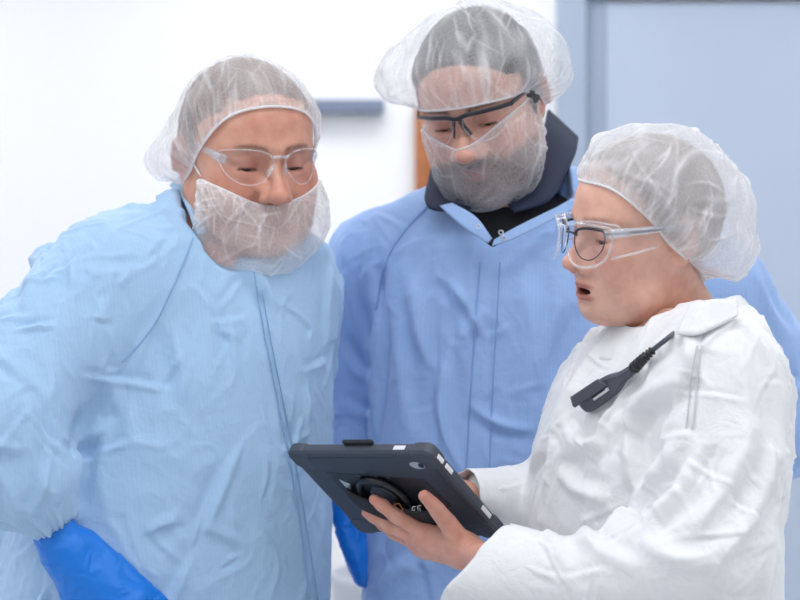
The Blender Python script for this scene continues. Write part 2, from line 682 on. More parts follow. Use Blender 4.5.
    # ears
    for s in (-1, 1):
        xe = s * (0.0765 * w)
        R = rot(-s * 22, 8, s * 8)
        c = np.array([xe, 0.016, -0.008])
        f.add(ell(c, (0.0065, 0.0175, 0.030), R), 0.006)
        hx = [c + R @ np.array([s * 0.005, 0.0165 * math.cos(a), 0.029 * math.sin(a)]) for a in np.radians([200, 160, 120, 80, 40, 0, -40])]
        f.add(tube(hx, 0.0034), 0.003)
        f.cut(ell(c + R @ np.array([s * 0.008, -0.003, -0.003]), (0.0065, 0.0085, 0.0135), R), 0.004)
        f.add(ell(c + R @ np.array([0, -0.004, -0.029]), (0.005, 0.008, 0.008), R), 0.005)
        f.add(ell(c + R @ np.array([s * 0.002, -0.0145, -0.004]), (0.004, 0.004, 0.006), R), 0.004)
    return f


def gauss(V, c, r):
    q = (V - np.array(c)) / np.array(r)
    return np.exp(-(q * q).sum(1))


def head_paint(V, p):
    """skin albedo per vertex: lips, brows, lashes, shaved beard, ruddy cheeks and nose"""
    base = np.array(p['skin'])
    A = np.abs(V[:, 0])
    W = np.stack([A, V[:, 1], V[:, 2]], 1)
    C = np.tile(base, (len(V), 1))

    def mixin(col, m):
        nonlocal C
        m = np.clip(m, 0, 1)[:, None]
        C = C * (1 - m) + np.array(col) * m
    red = p.get('red', 0.5)
    mixin(p['flush'], red * (gauss(W, (0.043, -0.075, -0.036), (0.026, 0.03, 0.026)) + gauss(W, (0, -0.115, -0.042), (0.014, 0.016, 0.016)) + 0.8 * gauss(W, (0.08, 0.015, -0.006), (0.015, 0.025, 0.036)) + 0.45 * gauss(W, (0, -0.085, 0.045), (0.05, 0.03, 0.022))))
    if 'beard' in p:
        m = np.clip((-0.048 - V[:, 2] + 0.0) / 0.009, 0, 1) * np.clip((-V[:, 1] + 0.004) / 0.03, 0, 1) * np.clip((V[:, 2] + 0.135) / 0.02, 0, 1)
        lim = np.clip((A - 0.012) / 0.02, 0, 1) * np.clip((0.055 - A) / 0.02, 0, 1)
        m = m * (1 - 0.8 * np.exp(-((A - 0.046) / 0.012) ** 2 - ((V[:, 2] + 0.050) / 0.012) ** 2))
        mixin(p['beard'][:3], m * p['beard'][3] * (0.85 + 0.22 * noise3(V * 260)))
    mo = p.get('open', 0.0)
    lz = np.where(V[:, 2] > -0.0742 - mo * 0.5, (V[:, 2] + 0.0705) / 0.0048, (V[:, 2] + 0.0790 + mo) / 0.0065)
    lip = np.clip(1.6 - ((A / 0.0245) ** 2 + lz ** 2) * 1.2, 0, 1) * (V[:, 1] < -0.083)
    mixin(p['lip'], lip * 0.85)
    # brows
    bz = 0.0165 + 0.003 * p.get('fem', 0)
    xx = np.clip((A - 0.011) / 0.040, 0, 1)
    zc = bz + 0.006 * np.sin(xx * 2.2) - 0.003 * xx
    br = np.exp(-((V[:, 2] - zc) / (0.0042 - 0.0016 * xx)) ** 2) * np.clip((A - 0.009) / 0.006, 0, 1) * np.clip((0.053 - A) / 0.008, 0, 1) * (V[:, 1] < -0.05)
    mixin(p['brow'][:3], br * p['brow'][3] * (0.85 + 0.5 * noise3(V * np.array([300, 300, 700]))))
    # lash line
    lz = EYE[2] + p.get('lidz', -0.0062) + p.get('lid', 0.0022) * 0.7
    e = np.exp(-((V[:, 2] - lz + ((A - 0.032) / 0.013) ** 2 * 0.0012) / 0.0017) ** 2) * np.clip((0.0145 - np.abs(A - 0.0325)) / 0.003, 0, 1) * (V[:, 1] < -0.078)
    mixin((0.035, 0.02, 0.018), e * 0.85)
    mixin(np.array(p['flush']) * 0.75, 0.5 * np.exp(-((V[:, 2] + 0.004) / 0.011) ** 2) * np.exp(-((A - 0.030) / 0.016) ** 2) * (V[:, 1] < -0.07))
    if mo > 0:
        mixin((0.16, 0.045, 0.04), np.clip((V[:, 1] + 0.0935) / 0.002, 0, 1) * np.clip((0.021 - A) / 0.003, 0, 1) * (np.abs(V[:, 2] + 0.0742 + mo * 0.55) < 0.004 + mo * 0.5) * (V[:, 1] < -0.07))
    return np.concatenate([C, np.ones((len(C), 1))], 1)


class Head:
    def __init__(s, p):
        s.p = p
        s.f = head_field(p)
        V, Q = s.f.mesh()
        # drop the flat bottom cap region of the grid
        s.V = relax(V, Q, 1, 0.4)
        s.Q = Q
        s.col = head_paint(s.V, p)
        s.R = rot(*p['rot'])
        s.loc = np.array(p['loc'])
        s.s = p['s']
        s.memo = None

    def w(s, v):
        return (np.asarray(v) * s.s) @ s.R.T + s.loc

    def inv(s, v):
        return ((np.asarray(v) - s.loc) @ s.R) / s.s

    def ray(s, c, d, off, rmax=0.16):
        """distance from c along d to the outside surface of the head, plus off"""
        c = np.array(c)
        lo = np.zeros(d.shape[:-1])
        rs = np.linspace(0.02, rmax, 60)
        hit = np.full(d.shape[:-1], 0.03)
        for r in rs:
            ins = s.f.sample(c + d * r) < 0
            hit = np.where(ins, r, hit)
        a, b = hit, hit + (rs[1] - rs[0])
        for _ in range(6):
            m = (a + b) / 2
            ins = s.f.sample(c + d * m[..., None]) < 0
            a, b = np.where(ins, m, a), np.where(ins, b, m)
        return (a + b) / 2 + off


def blur_rows(r, n, axis, wrap):
    for _ in range(n):
        if wrap:
            r = (np.roll(r, 1, axis) + 2 * r + np.roll(r, -1, axis)) / 4
        else:
            q = np.concatenate([np.take(r, [0], axis), r, np.take(r, [-1], axis)], axis)
            L = q.shape[axis]
            r = (np.take(q, range(0, L - 2), axis) + 2 * np.take(q, range(1, L - 1), axis) + np.take(q, range(2, L), axis)) / 4
    return r


def nrm(v):
    v = np.asarray(v, float)
    return v / (np.linalg.norm(v, axis=-1)[..., None] + 1e-12)


def creases(V, n, count, seed, L=(0.03, 0.10), w=(0.0012, 0.0025), pref=None, spread=0.6, sided=0.6, bend=4.0, weight=None, thick=0.03):
    """straight random creases pressed into a sheet; returns one height per vertex (about 1 at the strongest ridge)"""
    rg = np.random.RandomState(seed)
    out = np.zeros(len(V))
    if weight is None:
        ids = rg.randint(0, len(V), count)
    else:
        cs = np.cumsum(weight) / np.sum(weight)
        ids = np.searchsorted(cs, rg.rand(count))
    for i in ids:
        p, m = V[i], n[i]
        base = pref(p) if pref is not None else rg.normal(size=3)
        d = base + spread * rg.normal(size=3)
        d = d - m * (d @ m)
        d /= np.linalg.norm(d) + 1e-9
        ln = rg.uniform(*L)
        ww = rg.uniform(*w)
        a = rg.uniform(0.35, 1.0)
        bd = rg.normal() * bend
        q = V - p
        I = np.where((np.abs(q) < ln / 2 + 4 * ww).all(1))[0]
        if not len(I):
            continue
        q = q[I]
        e = np.cross(m, d)
        s = q @ d
        t = q @ e + bd * s * s
        h = np.abs(q @ m) < thick
        tp = np.clip(1 - (2 * s / ln) ** 2, 0, 1) * h * (n[I] @ m > 0.2)
        f = np.exp(-(t / ww) ** 2)
        if sided > 0:
            f = f - sided * np.exp(-((t - 1.9 * ww) / (1.4 * ww)) ** 2)
        out[I] += a * tp * f
    return out


def bouffant(H, c, hem, crown, off, lobes, mat, parent, seed, op0=0.34, pleat=0.004, crease=0.0035, name='hair_net', nu=420, nv=130, hug=None, cr_op=0.42, cr_sp=0.45, hair_t=0.006):
    """gathered cap: hem = closed list of points near the head surface, crown = direction of the top"""
    c = np.array(c, float)
    hd = nrm(catmull(np.array(hem, float) - c, 24, True))
    n0 = len(hd)
    L = np.concatenate([[0], np.cumsum(np.linalg.norm(np.roll(hd, -1, 0) - hd, axis=1))])
    tt = np.linspace(0, L[-1], nu, endpoint=False)
    hd = nrm(np.stack([np.interp(tt, L, np.append(hd[:, i], hd[0, i])) for i in range(3)], 1))
    cr = nrm(np.array(crown, float))
    t = np.linspace(0, 1, nv)
    # slerp
    dot = np.clip(hd @ cr, -1, 1)
    om = np.arccos(dot)
    D = (np.sin((1 - t)[None] * om[:, None]) / np.sin(om)[:, None])[..., None] * hd[:, None] + (np.sin(t[None] * om[:, None]) / np.sin(om)[:, None])[..., None] * cr
    D = nrm(D)
    r = H.ray(c, D[::6, ::5], 0.0)
    r = np.maximum(r, blur_rows(r, 2, 0, True))
    r = blur_rows(blur_rows(r, 3, 0, True), 2, 1, False)
    # upsample
    ui = np.arange(nu) / 6
    vi = np.arange(nv) / 5
    R1 = np.stack([np.interp(ui, np.arange(r.shape[0] + 1), np.append(r[:, j], r[0, j])) for j in range(r.shape[1])], 1)
    R2 = np.stack([np.interp(vi, np.arange(r.shape[1]), R1[i]) for i in range(nu)], 0)
    flatD = D.reshape(-1, 3)
    T = np.tile(t, (nu, 1))
    rise = np.clip(T / 0.30, 0, 1)
    rise = np.sin(rise * math.pi / 2)
    rad = R2 + 0.0035 + off * rise
    bag = np.zeros_like(rad)
    for (d, wd, am) in lobes:
        ang = np.arccos(np.clip(flatD @ nrm(d), -1, 1)).reshape(nu, nv)
        bag += am * np.exp(-(ang / wd) ** 2)
    rad += bag * np.clip(T / 0.12, 0, 1)
    rad = blur_rows(rad, 8, 0, True)
    # pleats gathered by the elastic, fading upward
    u = np.arange(nu) / nu * 2 * math.pi
    ring = np.stack([np.cos(u), np.sin(u)], 1)
    q = np.concatenate([np.repeat(ring[:, None] * 7, nv, 1).reshape(-1, 2), (T * 1.2).reshape(-1, 1)], 1)
    q2 = np.concatenate([np.repeat(ring[:, None] * 17, nv, 1).reshape(-1, 2), (T * 1.6).reshape(-1, 1)], 1)
    p1 = noise3(q, seed).reshape(nu, nv)
    p2 = noise3(q2, seed + 1).reshape(nu, nv)
    fade = np.exp(-T / 0.42) * np.clip(T / 0.03, 0.15, 1)
    rad += pleat * (p1 * 0.7 * fade * 1.6 + p2 * 1.1 * np.exp(-T / 0.2) * np.clip(T / 0.03, 0.15, 1))
    Pt = c + D * rad[..., None]
    X = Pt.reshape(-1, 3)
    nn = nrm(X - c)
    mer = lambda p: nrm(np.cross(np.cross(p - c, cr), p - c))
    hemw = np.exp(-T.reshape(-1) / 0.25)
    k1 = creases(X, nn, 90, seed + 9, (0.03, 0.085), (0.0012, 0.0026), mer, 0.22, 0, 3, hemw).reshape(nu, nv)
    k2 = creases(X, nn, 70, seed + 11, (0.03, 0.10), (0.0012, 0.0030), mer, cr_sp, 0, 5, (1 - T.reshape(-1)) + 0.2).reshape(nu, nv)
    k3 = creases(X, nn, 34, seed + 13, (0.04, 0.13), (0.003, 0.008), mer, cr_sp, 0, 5, (1 - T.reshape(-1)) + 0.2).reshape(nu, nv)
    soft = noise3(X * 26, seed + 15).reshape(nu, nv)
    room = np.clip(T / 0.1, 0, 1)
    rad += room * crease * (np.clip(0.5 * k1 + 0.5 * k2 + 0.9 * k3, 0, 1.6) + 0.9 * soft)
    rad = np.maximum(rad, R2 + 0.0022 + hair_t * np.clip(T / 0.3, 0, 1))
    Pt = c + D * rad[..., None]
    X = Pt.reshape(-1, 3)
    op = op0 + cr_op * np.clip(0.55 * k1 + 0.5 * k2 + 0.45 * k3, 0, 1) + 0.22 * np.clip(p2, 0, 1) * np.exp(-T / 0.25) + 0.10 * soft
    op += 0.45 * np.exp(-T / 0.02)
    V = H.w(X)
    o = mk(name, V, grid_faces(nu, nv, True), mat, parent, attrs={'op': np.clip(op, 0.05, 0.96).reshape(-1)})
    # elastic hem, a thin rolled edge
    hm = H.w(Pt[:, 0])[::3]
    e = mk('elastic_band', *sweep(hm, 0.0016, 6, closed=True), mat=mat, parent=o)
    at = e.data.attributes.new('op', 'FLOAT', 'POINT')
    at.data.foreach_set('value', np.full(len(e.data.vertices), 0.9, F32))
    return o


def beard_cover(H, c, top, bottom, off, bag, mat, parent, seed, op0=0.42, nu=300, nv=110, crease=0.003, bagp=None, sidep=0.45, drop=0.0):
    """beard net: sheet between a top line and a bottom line, both lists of local points from ear to ear"""
    c = np.array(c, float)
    a = catmull(np.array(top, float), 20)
    b = catmull(np.array(bottom, float), 20)

    def res(p):
        L = np.concatenate([[0], np.cumsum(np.linalg.norm(np.diff(p, axis=0), axis=1))])
        tt = np.linspace(0, L[-1], nu)
        return np.stack([np.interp(tt, L, p[:, i]) for i in range(3)], 1)
    a, b = nrm(res(a) - c), nrm(res(b) - c)
    t = np.linspace(0, 1, nv)
    om = np.arccos(np.clip((a * b).sum(1), -1, 1))
    D = (np.sin((1 - t)[None] * om[:, None]) / np.sin(om)[:, None])[..., None] * a[:, None] + (np.sin(t[None] * om[:, None]) / np.sin(om)[:, None])[..., None] * b[:, None]
    D = nrm(D)
    r = H.ray(c, D[::6, ::5], 0.0)
    r = np.maximum(r, blur_rows(blur_rows(r, 8, 0, False), 4, 1, False))
    r = blur_rows(blur_rows(r, 2, 0, False), 2, 1, False)
    R1 = np.stack([np.interp(np.arange(nu) / 6, np.arange(r.shape[0]), r[:, j]) for j in range(r.shape[1])], 1)
    R2 = np.stack([np.interp(np.arange(nv) / 5, np.arange(r.shape[1]), R1[i]) for i in range(nu)], 0)
    u = np.linspace(0, 1, nu)
    UU, T = np.meshgrid(u, t, indexing='ij')
    mid = np.sin(np.clip(T, 0, 1) * math.pi) ** 0.7
    side = np.maximum(np.sin(UU * math.pi), 0) ** sidep
    rad = R2 + 0.002 + off * mid + bag * mid * side * ((0.35 + 0.65 * T) if bagp is None else T ** bagp)
    q = np.stack([UU.ravel() * 26, T.ravel() * 1.3, np.zeros(UU.size)], 1)
    p1 = noise3(q, seed).reshape(nu, nv)
    edge = np.exp(-T / 0.18) + np.exp(-(1 - T) / 0.25)
    X = (c + D * rad[..., None]).reshape(-1, 3)
    nn = nrm(X - c)
    down = lambda p: np.array([p[0] * 4, 0.2, 1.0])
    k1 = creases(X, nn, 90, seed + 9, (0.02, 0.07), (0.0008, 0.0018), None, 1.0, 0, 5).reshape(nu, nv)
    k2 = creases(X, nn, 40, seed + 11, (0.025, 0.07), (0.0010, 0.0020), down, 0.5, 0, 4, np.exp(-T.reshape(-1) / 0.3) + 0.1).reshape(nu, nv)
    k3 = creases(X, nn, 14, seed + 12, (0.04, 0.09), (0.002, 0.004), None, 1.0, 0, 4).reshape(nu, nv)
    soft = noise3(X * 30, seed + 15).reshape(nu, nv)
    room = np.clip(np.minimum(T, 1 - T) / 0.08, 0, 1)
    rad += 0.0030 * p1 * edge * np.clip(T / 0.03, 0.2, 1) + room * crease * (np.clip(0.5 * k1 + 0.5 * k2 + 0.9 * k3, 0, 1.6) + 0.9 * soft)
    rad = np.maximum(rad, R2 + 0.0018)
    op = op0 + 0.42 * np.clip(0.6 * k1 + 0.55 * k2 + 0.4 * k3, 0, 1) + 0.08 * soft + 0.3 * np.exp(-T / 0.03) + 0.3 * np.exp(-(1 - T) / 0.03) + 0.14 * np.exp(-(1 - T) / 0.3)
    Pt = c + D * rad[..., None] + (drop * T ** 1.3 * mid * side)[..., None] * np.array([0, -0.3, -0.95])
    V = H.w(Pt.reshape(-1, 3))
    o = mk('beard_cover', V, grid_faces(nu, nv), mat, parent, attrs={'op': np.clip(op, 0.05, 0.95).reshape(-1)})
    ring = np.concatenate([Pt[::3, 0], Pt[-1:, ::8][0], Pt[::-3, -1], Pt[:1, ::-8][0]])
    keep = [0]
    for i in range(1, len(ring)):
        if np.linalg.norm(ring[i] - ring[keep[-1]]) > 1e-4:
            keep.append(i)
    e = mk('elastic_edge', *sweep(H.w(ring[keep]), 0.0012, 6, closed=True), mat=mat, parent=o)
    at = e.data.attributes.new('op', 'FLOAT', 'POINT')
    at.data.foreach_set('value', np.full(len(e.data.vertices), 0.92, F32))
    return o, H.w(Pt)


def hair_part(H, col_mat, parent, front, hl, thick=0.007, nape=-0.075, seed=1, top=0.0, side=0.035):
    """cropped hair: a shell on the skull behind the hairline"""
    f = Field((-0.105, -0.125, -0.11), (0.105, 0.135, 0.15), 0.003)
    w = H.p.get('w', 1)
    f.add(ell((0, 0.008, 0.026 + top * 0.5), (0.0755 * w + thick, 0.098 + thick, 0.090 + thick + top * 0.5)), 0.01)
    f.add(ell((0, -0.026, 0.036), (0.064 * w + thick, 0.064 + thick, 0.060 + thick)), 0.02)
    big = ((-0.2, -0.2, -0.2), (0.2, 0.2, 0.2))
    # keep above the hairline: a plane rising to the front
    n = np.array([0, -0.80, -0.60])
    f.op(((lambda X, Y, Z: ((X * 0 + (Y - front) * -0.80 + (Z - hl) * -0.60) * -1).astype(F32)),) + big, 0.012, 'cut')
    f.op(((lambda X, Y, Z: (Z - nape + 0 * X + 0 * Y).astype(F32)),) + big, 0.01, 'cut')
    # keep clear of the face at the sides
    f.op(((lambda X, Y, Z: np.maximum(Y + side + 0 * X, Z - 0.04).astype(F32)),) + big, 0.012, 'cut')
    V, Q = f.mesh()
    V = relax(V, Q, 2)
    nn = normals(V, Q)
    V = V + nn * (0.0022 * noise3(V * np.array([140, 60, 60]), seed) + 0.0016 * noise3(V * np.array([320, 120, 120]), seed + 3))[:, None]
    return mk('hair', H.w(V), Q, col_mat, parent)


def eyes(H, mats, parent, look=(0, -0.75, -0.66)):
    out = []
    for s in (-1, 1):
        d = nrm(np.array(look))
        V, Q = [], []
        # uv sphere with its pole on the gaze
        nu, nv = 20, 16
        up = np.array([0, 0, 1.0])
        a = nrm(np.cross(up, d))
        b = np.cross(d, a)
        e = EYE * np.array([s, 1, 1]) + np.array([0, 0.0005, 0])
        mi = []
        for i in range(nv + 1):
            th = math.pi * (i / nv) ** 1.3
            for j in range(nu):
                ph = 2 * math.pi * j / nu
                V.append(e + 0.0122 * (d * math.cos(th) + math.sin(th) * (a * math.cos(ph) + b * math.sin(ph))))
        for i in range(nv):
            for j in range(nu):
                k = (j + 1) % nu
                Q.append((i * nu + j, (i + 1) * nu + j, (i + 1) * nu + k, i * nu + k))
                th = (i + 0.5) / nv
                mi.append(2 if i < 3 else (1 if i < 5 else 0))
        out.append(mk('eye', H.w(np.array(V)), np.array(Q), mats, parent, matidx=mi))
    return out
# ------------------------------------------------------------------ garments
def cloth_mat(name, col, rough=0.75, stripe=0.0, crumple=0.35, sheen=0.2, scale=1.0, trans=0.0):
    m, nt, out = newmat(name)
    b = N(nt, 'ShaderNodeBsdfPrincipled')
    b.inputs['Roughness'].default_value = rough
    b.inputs['Specular IOR Level'].default_value = 0.25
    b.inputs['Sheen Weight'].default_value = sheen
    tc = N(nt, 'ShaderNodeTexCoord')
    n1 = N(nt, 'ShaderNodeTexNoise')
    n1.inputs['Scale'].default_value = 28 * scale
    n1.inputs['Detail'].default_value = 6
    n1.inputs['Roughness'].default_value = 0.55
    n1.inputs['Distortion'].default_value = 0.6
    nt.links.new(tc.outputs['Object'], n1.inputs['Vector'])
    n2 = N(nt, 'ShaderNodeTexNoise')
    n2.inputs['Scale'].default_value = 900
    nt.links.new(tc.outputs['Object'], n2.inputs['Vector'])
    mx = N(nt, 'ShaderNodeMix', data_type='RGBA')
    mx.inputs['A'].default_value = rgba([c * 0.965 for c in col])
    mx.inputs['B'].default_value = rgba([min(1, c * 1.03) for c in col])
    nt.links.new(n2.outputs['Fac'], mx.inputs['Factor'])
    last = mx.outputs['Result']
    if stripe > 0:
        wv = N(nt, 'ShaderNodeTexWave', wave_type='BANDS', bands_direction='X')
        wv.inputs['Scale'].default_value = 62
        wv.inputs['Distortion'].default_value = 0.5
        wv.inputs['Detail'].default_value = 0
        at = N(nt, 'ShaderNodeAttribute', attribute_name='weave')
        nt.links.new(at.outputs['Vector'], wv.inputs['Vector'])
        m3 = N(nt, 'ShaderNodeMix', data_type='RGBA', blend_type='MULTIPLY')
        mr = N(nt, 'ShaderNodeMapRange')
        mr.inputs['From Min'].default_value = 0.55
        mr.inputs['From Max'].default_value = 1.0
        mr.inputs['To Min'].default_value = 1.0
        mr.inputs['To Max'].default_value = 1.0 - stripe
        nt.links.new(wv.outputs['Fac'], mr.inputs['Value'])
        cc = N(nt, 'ShaderNodeCombineColor')
        nt.links.new(mr.outputs[0], cc.inputs[0])
        nt.links.new(mr.outputs[0], cc.inputs[1])
        cc.inputs[2].default_value = 1.0
        m3.inputs['Factor'].default_value = 1
        nt.links.new(last, m3.inputs['A'])
        nt.links.new(cc.outputs[0], m3.inputs['B'])
        last = m3.outputs['Result']
    nt.links.new(last, b.inputs['Base Color'])
    bp = N(nt, 'ShaderNodeBump')
    bp.inputs['Strength'].default_value = crumple
    bp.inputs['Distance'].default_value = 0.006
    nt.links.new(n1.outputs['Fac'], bp.inputs['Height'])
    b2 = N(nt, 'ShaderNodeBump')
    b2.inputs['Strength'].default_value = 0.12
    b2.inputs['Distance'].default_value = 0.0006
    nt.links.new(n2.outputs['Fac'], b2.inputs['Height'])
    nt.links.new(bp.outputs['Normal'], b2.inputs['Normal'])
    nt.links.new(b2.outputs['Normal'], b.inputs['Normal'])
    if trans > 0:
        b.inputs['Subsurface Weight'].default_value = trans
        b.inputs['Subsurface Radius'].default_value = (1, 1, 1)
        b.inputs['Subsurface Scale'].default_value = 0.004
    nt.links.new(b.outputs[0], out.inputs[0])
    return m


CAM = np.array([0, -CAM_D, CAM_Z])


def project(V):
    d = V[:, 1] + CAM_D
    return np.stack([400 + FPX * V[:, 0] / d, 300 - FPX * (V[:, 2] - CAM_Z) / d], 1)


def on_surface(V, Nn, px, pick=None):
    """3-D points on the garment where the photograph shows the given crease"""
    uv = project(V)
    front = ((V - CAM) * Nn).sum(1) < 0
    out = []
    for (u, v) in px:
        d = np.hypot(uv[:, 0] - u, uv[:, 1] - v)
        m = front & (d < 5)
        if not m.any():
            j = np.argmin(d + (~front) * 1e3)
            out.append(V[j])
            continue
        idx = np.where(m)[0]
        y = V[idx, 1]
        near = idx[y < y.min() + 0.02]
        j = near[np.argmin(d[near])]
        out.append(P(u, v, V[j, 1]))
    return np.array(out)


def fold(V, Nn, px, w, amp, kind='fold', n=6):
    """displacement of a crease that runs along a line; fold = ridge with a valley on its right-hand side"""
    pts = on_surface(V, Nn, [tuple(q) for q in catmull(px, 3)] if len(px) > 2 else px)
    best = np.full(len(V), 1e3)
    tpar = np.zeros(len(V))
    sgn = np.ones(len(V))
    L = np.concatenate([[0], np.cumsum(np.linalg.norm(np.diff(pts, axis=0), axis=1))])
    near = ((V > pts.min(0) - 5 * w) & (V < pts.max(0) + 5 * w)).all(1)
    I = np.where(near)[0]
    v = V[I]
    b_, t_, s_ = best[I], tpar[I], sgn[I]
    view = np.array([0, 1.0, 0])
    for i in range(len(pts) - 1):
        a, b = pts[i], pts[i + 1]
        ab = b - a
        l2 = max(ab @ ab, 1e-10)
        t = np.clip(((v - a) @ ab) / l2, 0, 1)
        q = v - (a + t[:, None] * ab)
        d = np.linalg.norm(q, axis=1)
        side = np.cross(ab / math.sqrt(l2), view)       # right-hand side as seen from the front
        m = d < b_
        b_ = np.where(m, d, b_)
        t_ = np.where(m, (L[i] + t * math.sqrt(l2)) / max(L[-1], 1e-9), t_)
        s_ = np.where(m, np.sign(q @ side), s_)
    s = b_ * s_
    taper = np.sin(np.clip(t_, 0, 1) * math.pi) ** 0.5
    if kind == 'seam':
        f = -np.exp(-(b_ / w) ** 2) * np.clip(taper * 3, 0, 1)
    elif kind == 'ridge':
        f = np.exp(-(b_ / w) ** 2) * taper
    elif kind == 'step':           # cloth lapping over: high on the left-hand side, dropping sharply on the right
        f = np.where(s < 0, np.exp(-(s / (3 * w)) ** 2), np.exp(-(s / (0.5 * w)) ** 2)) * np.clip(taper * 3, 0, 1)
    else:
        f = (np.exp(-(s / w) ** 2) - 0.75 * np.exp(-((s - 1.8 * w) / (1.15 * w)) ** 2)) * taper
    D = np.zeros(len(V))
    D[I] = amp * f
    return D


def smooth_normals(V, Q, it=3):
    n = normals(V, Q)
    return n


def garment(name, prims, lo, hi, h, mat, parent, folds=(), crump=(0.0035, 13.0, 0.45), broad=(0.006, 6.0), seed=1, cuts=(), low=None, yaw=0.0, rnd=(), extra_disp=None, post=None):
    f = Field(lo, hi, h)
    for pr in prims:
        f.add(pr[0], pr[1])
    for pr in cuts:
        f.op(pr[0], pr[1], 'cut')
    V, Q = f.mesh()
    V = relax(V, Q, 3, 0.5)
    n = normals(V, Q)
    for _ in range(2):
        n = relax(n, Q, 2)
        n = nrm(n)
    D = np.zeros(len(V))
    for fd in folds:
        D += fold(V, n, *fd)
    # broad slack and small sharp creases, running mostly down the cloth
    D += broad[0] * noise3(V * np.array([1, 1, 0.55]) * broad[1], seed)
    wp = np.stack([noise3(V * 9, seed + 1), noise3(V * 9, seed + 2), noise3(V * 9, seed + 3)], 1)
    q = V * np.array([1, 1, crump[2]]) * crump[1] + wp * 0.55
    m1 = np.clip(0.35 + noise3(V * 7, seed + 4) * 1.5, 0, 1)
    D += crump[0] * (ridge(q, seed + 5, 4.0) * m1 + 0.6 * ridge(q * 1.7 + 3, seed + 6, 4.0) * (1 - m1) + 0.45 * noise3(q * 1.5, seed + 7))
    q3 = (V + wp * 0.01) * np.array([1, 1, 1.0]) * crump[1] * 3
    D += crump[0] * 0.22 * ridge(q3, seed + 8, 3.0)
    for (cnt, L, w, amp, pref, spread, wfn) in rnd:
        D += amp * creases(V, n, cnt, seed * 7 + cnt, L, w, pref, spread, 0.65, 2.5, None if wfn is None else wfn(V), 0.05)
    if extra_disp is not None:
        D += extra_disp(V)
    V2 = V + n * D[:, None]
    if post is not None:
        V2 = post(V2)
    V2 = relax(V2, Q, 1, 0.25)
    c, s = math.cos(math.radians(yaw)), math.sin(math.radians(yaw))
    weave = np.stack([V[:, 0] * c + V[:, 1] * s + 0.05 * (V[:, 2] - 1.3), -V[:, 0] * s + V[:, 1] * c, V[:, 2]], 1)
    if low:
        g = Field(low[1], low[2], 0.012)
        for pr in low[0]:
            g.add(pr[0], pr[1])
        v, k = g.mesh()
        v = relax(v, k, 2)
        Q = np.concatenate([Q, k + len(V2)])
        weave = np.concatenate([weave, v])
        V2 = np.concatenate([V2, v])
    o = mk(name, V2, Q, mat, parent, attrs={'weave': weave})
    return o, V2


def ribbon(name, a, b, mat, parent, thick=0.0015, n=10, mid=None, bulge=0.0, crisp=0.0, seed=0):
    """band of cloth between two edge lines (with an optional middle line), given thickness"""
    a, b = catmull(a, n), catmull(b, n)
    rows = [a]
    K = 6
    if mid is not None:
        c = catmull(mid, n)
        for t in np.linspace(0, 1, 2 * K + 1)[1:]:
            rows.append((1 - t) * (1 - t) * a + 2 * t * (1 - t) * (2 * c - 0.5 * a - 0.5 * b) + t * t * b)
    else:
        for t in np.linspace(0, 1, K + 1)[1:]:
            rows.append((1 - t) * a + t * b)
    G = np.stack(rows, 1)
    V = G.reshape(-1, 3)
    if crisp:
        V = V + np.stack([noise3(V * 40, seed), noise3(V * 40, seed + 1), noise3(V * 40, seed + 2)], 1) * crisp
    Q = grid_faces(G.shape[0], G.shape[1])
    o = mk(name, V, Q, mat, parent)
    s = o.modifiers.new('thickness', 'SOLIDIFY')
    s.thickness = thick
    s.offset = 0
    return o


# ------------------------------------------------------------------ hands
def hand_field(f, pose, k=0.006):
    """pose: dict with wrist, knuckles (4), chains for 4 fingers + thumb; all world points"""
    W = np.array(pose['wrist'])
    kn = [np.array(q) for q in pose['knuckles']]
    rs = pose.get('r', 0.0092)
    n = np.array(pose['normal'], float)
    pr = []
    for i, q in enumerate(kn):
        pr.append((tube([W + (q - W) * 0.18, q], [rs * 1.55, rs * 1.25], ), 0.018))
    pr.append((tube([kn[0], kn[3]], [rs * 1.15, rs * 1.05]), 0.010))
    pr.append((tube([pose['arm'], W], [rs * 2.7, rs * 2.35], (n, 0.80)), 0.02))
    for i, ch in enumerate(pose['fingers']):
        c = [kn[i]] + [np.array(q) for q in ch]
        sc = [1.0, 1.03, 1.0, 0.88][i]
        rr = [rs * 1.12 * sc, rs * 0.98 * sc, rs * 0.88 * sc, rs * 0.72 * sc][:len(c)]
        pr.append((tube(c, rr), 0.004))
        # knuckle swellings
        for j, q in enumerate(c[1:-1]):
            pr.append((ell(q, (rr[j + 1] * 1.06,) * 3), 0.004))
    th = [np.array(q) for q in pose['thumb']]
    pr.append((tube(th, [rs * 1.75, rs * 1.35, rs * 1.08, rs * 0.85][:len(th)]), 0.010))
    return pr


def nail(f_mat, parent, tip, direction, normal, w=0.0048, l=0.0058):
    d = nrm(np.array(direction))
    n = np.array(normal) - d * (np.array(normal) @ d)
    n = nrm(n)
    s = np.cross(d, n)
    V, nu, nv = [], 9, 7
    for i in range(nu):
        a = (i / (nu - 1) * 2 - 1)
        for j in range(nv):
            b = (j / (nv - 1) * 2 - 1)
            ww = w * math.sqrt(max(0, 1 - max(0, abs(b) - 0.5) ** 2 * 3.4))
            V.append(np.array(tip) + s * (a * ww) + d * (b * l) + n * (-a * a * 0.0022 - max(0, -b) * 0.0002))
    return mk('fingernail', V, grid_faces(nu, nv), f_mat, parent)
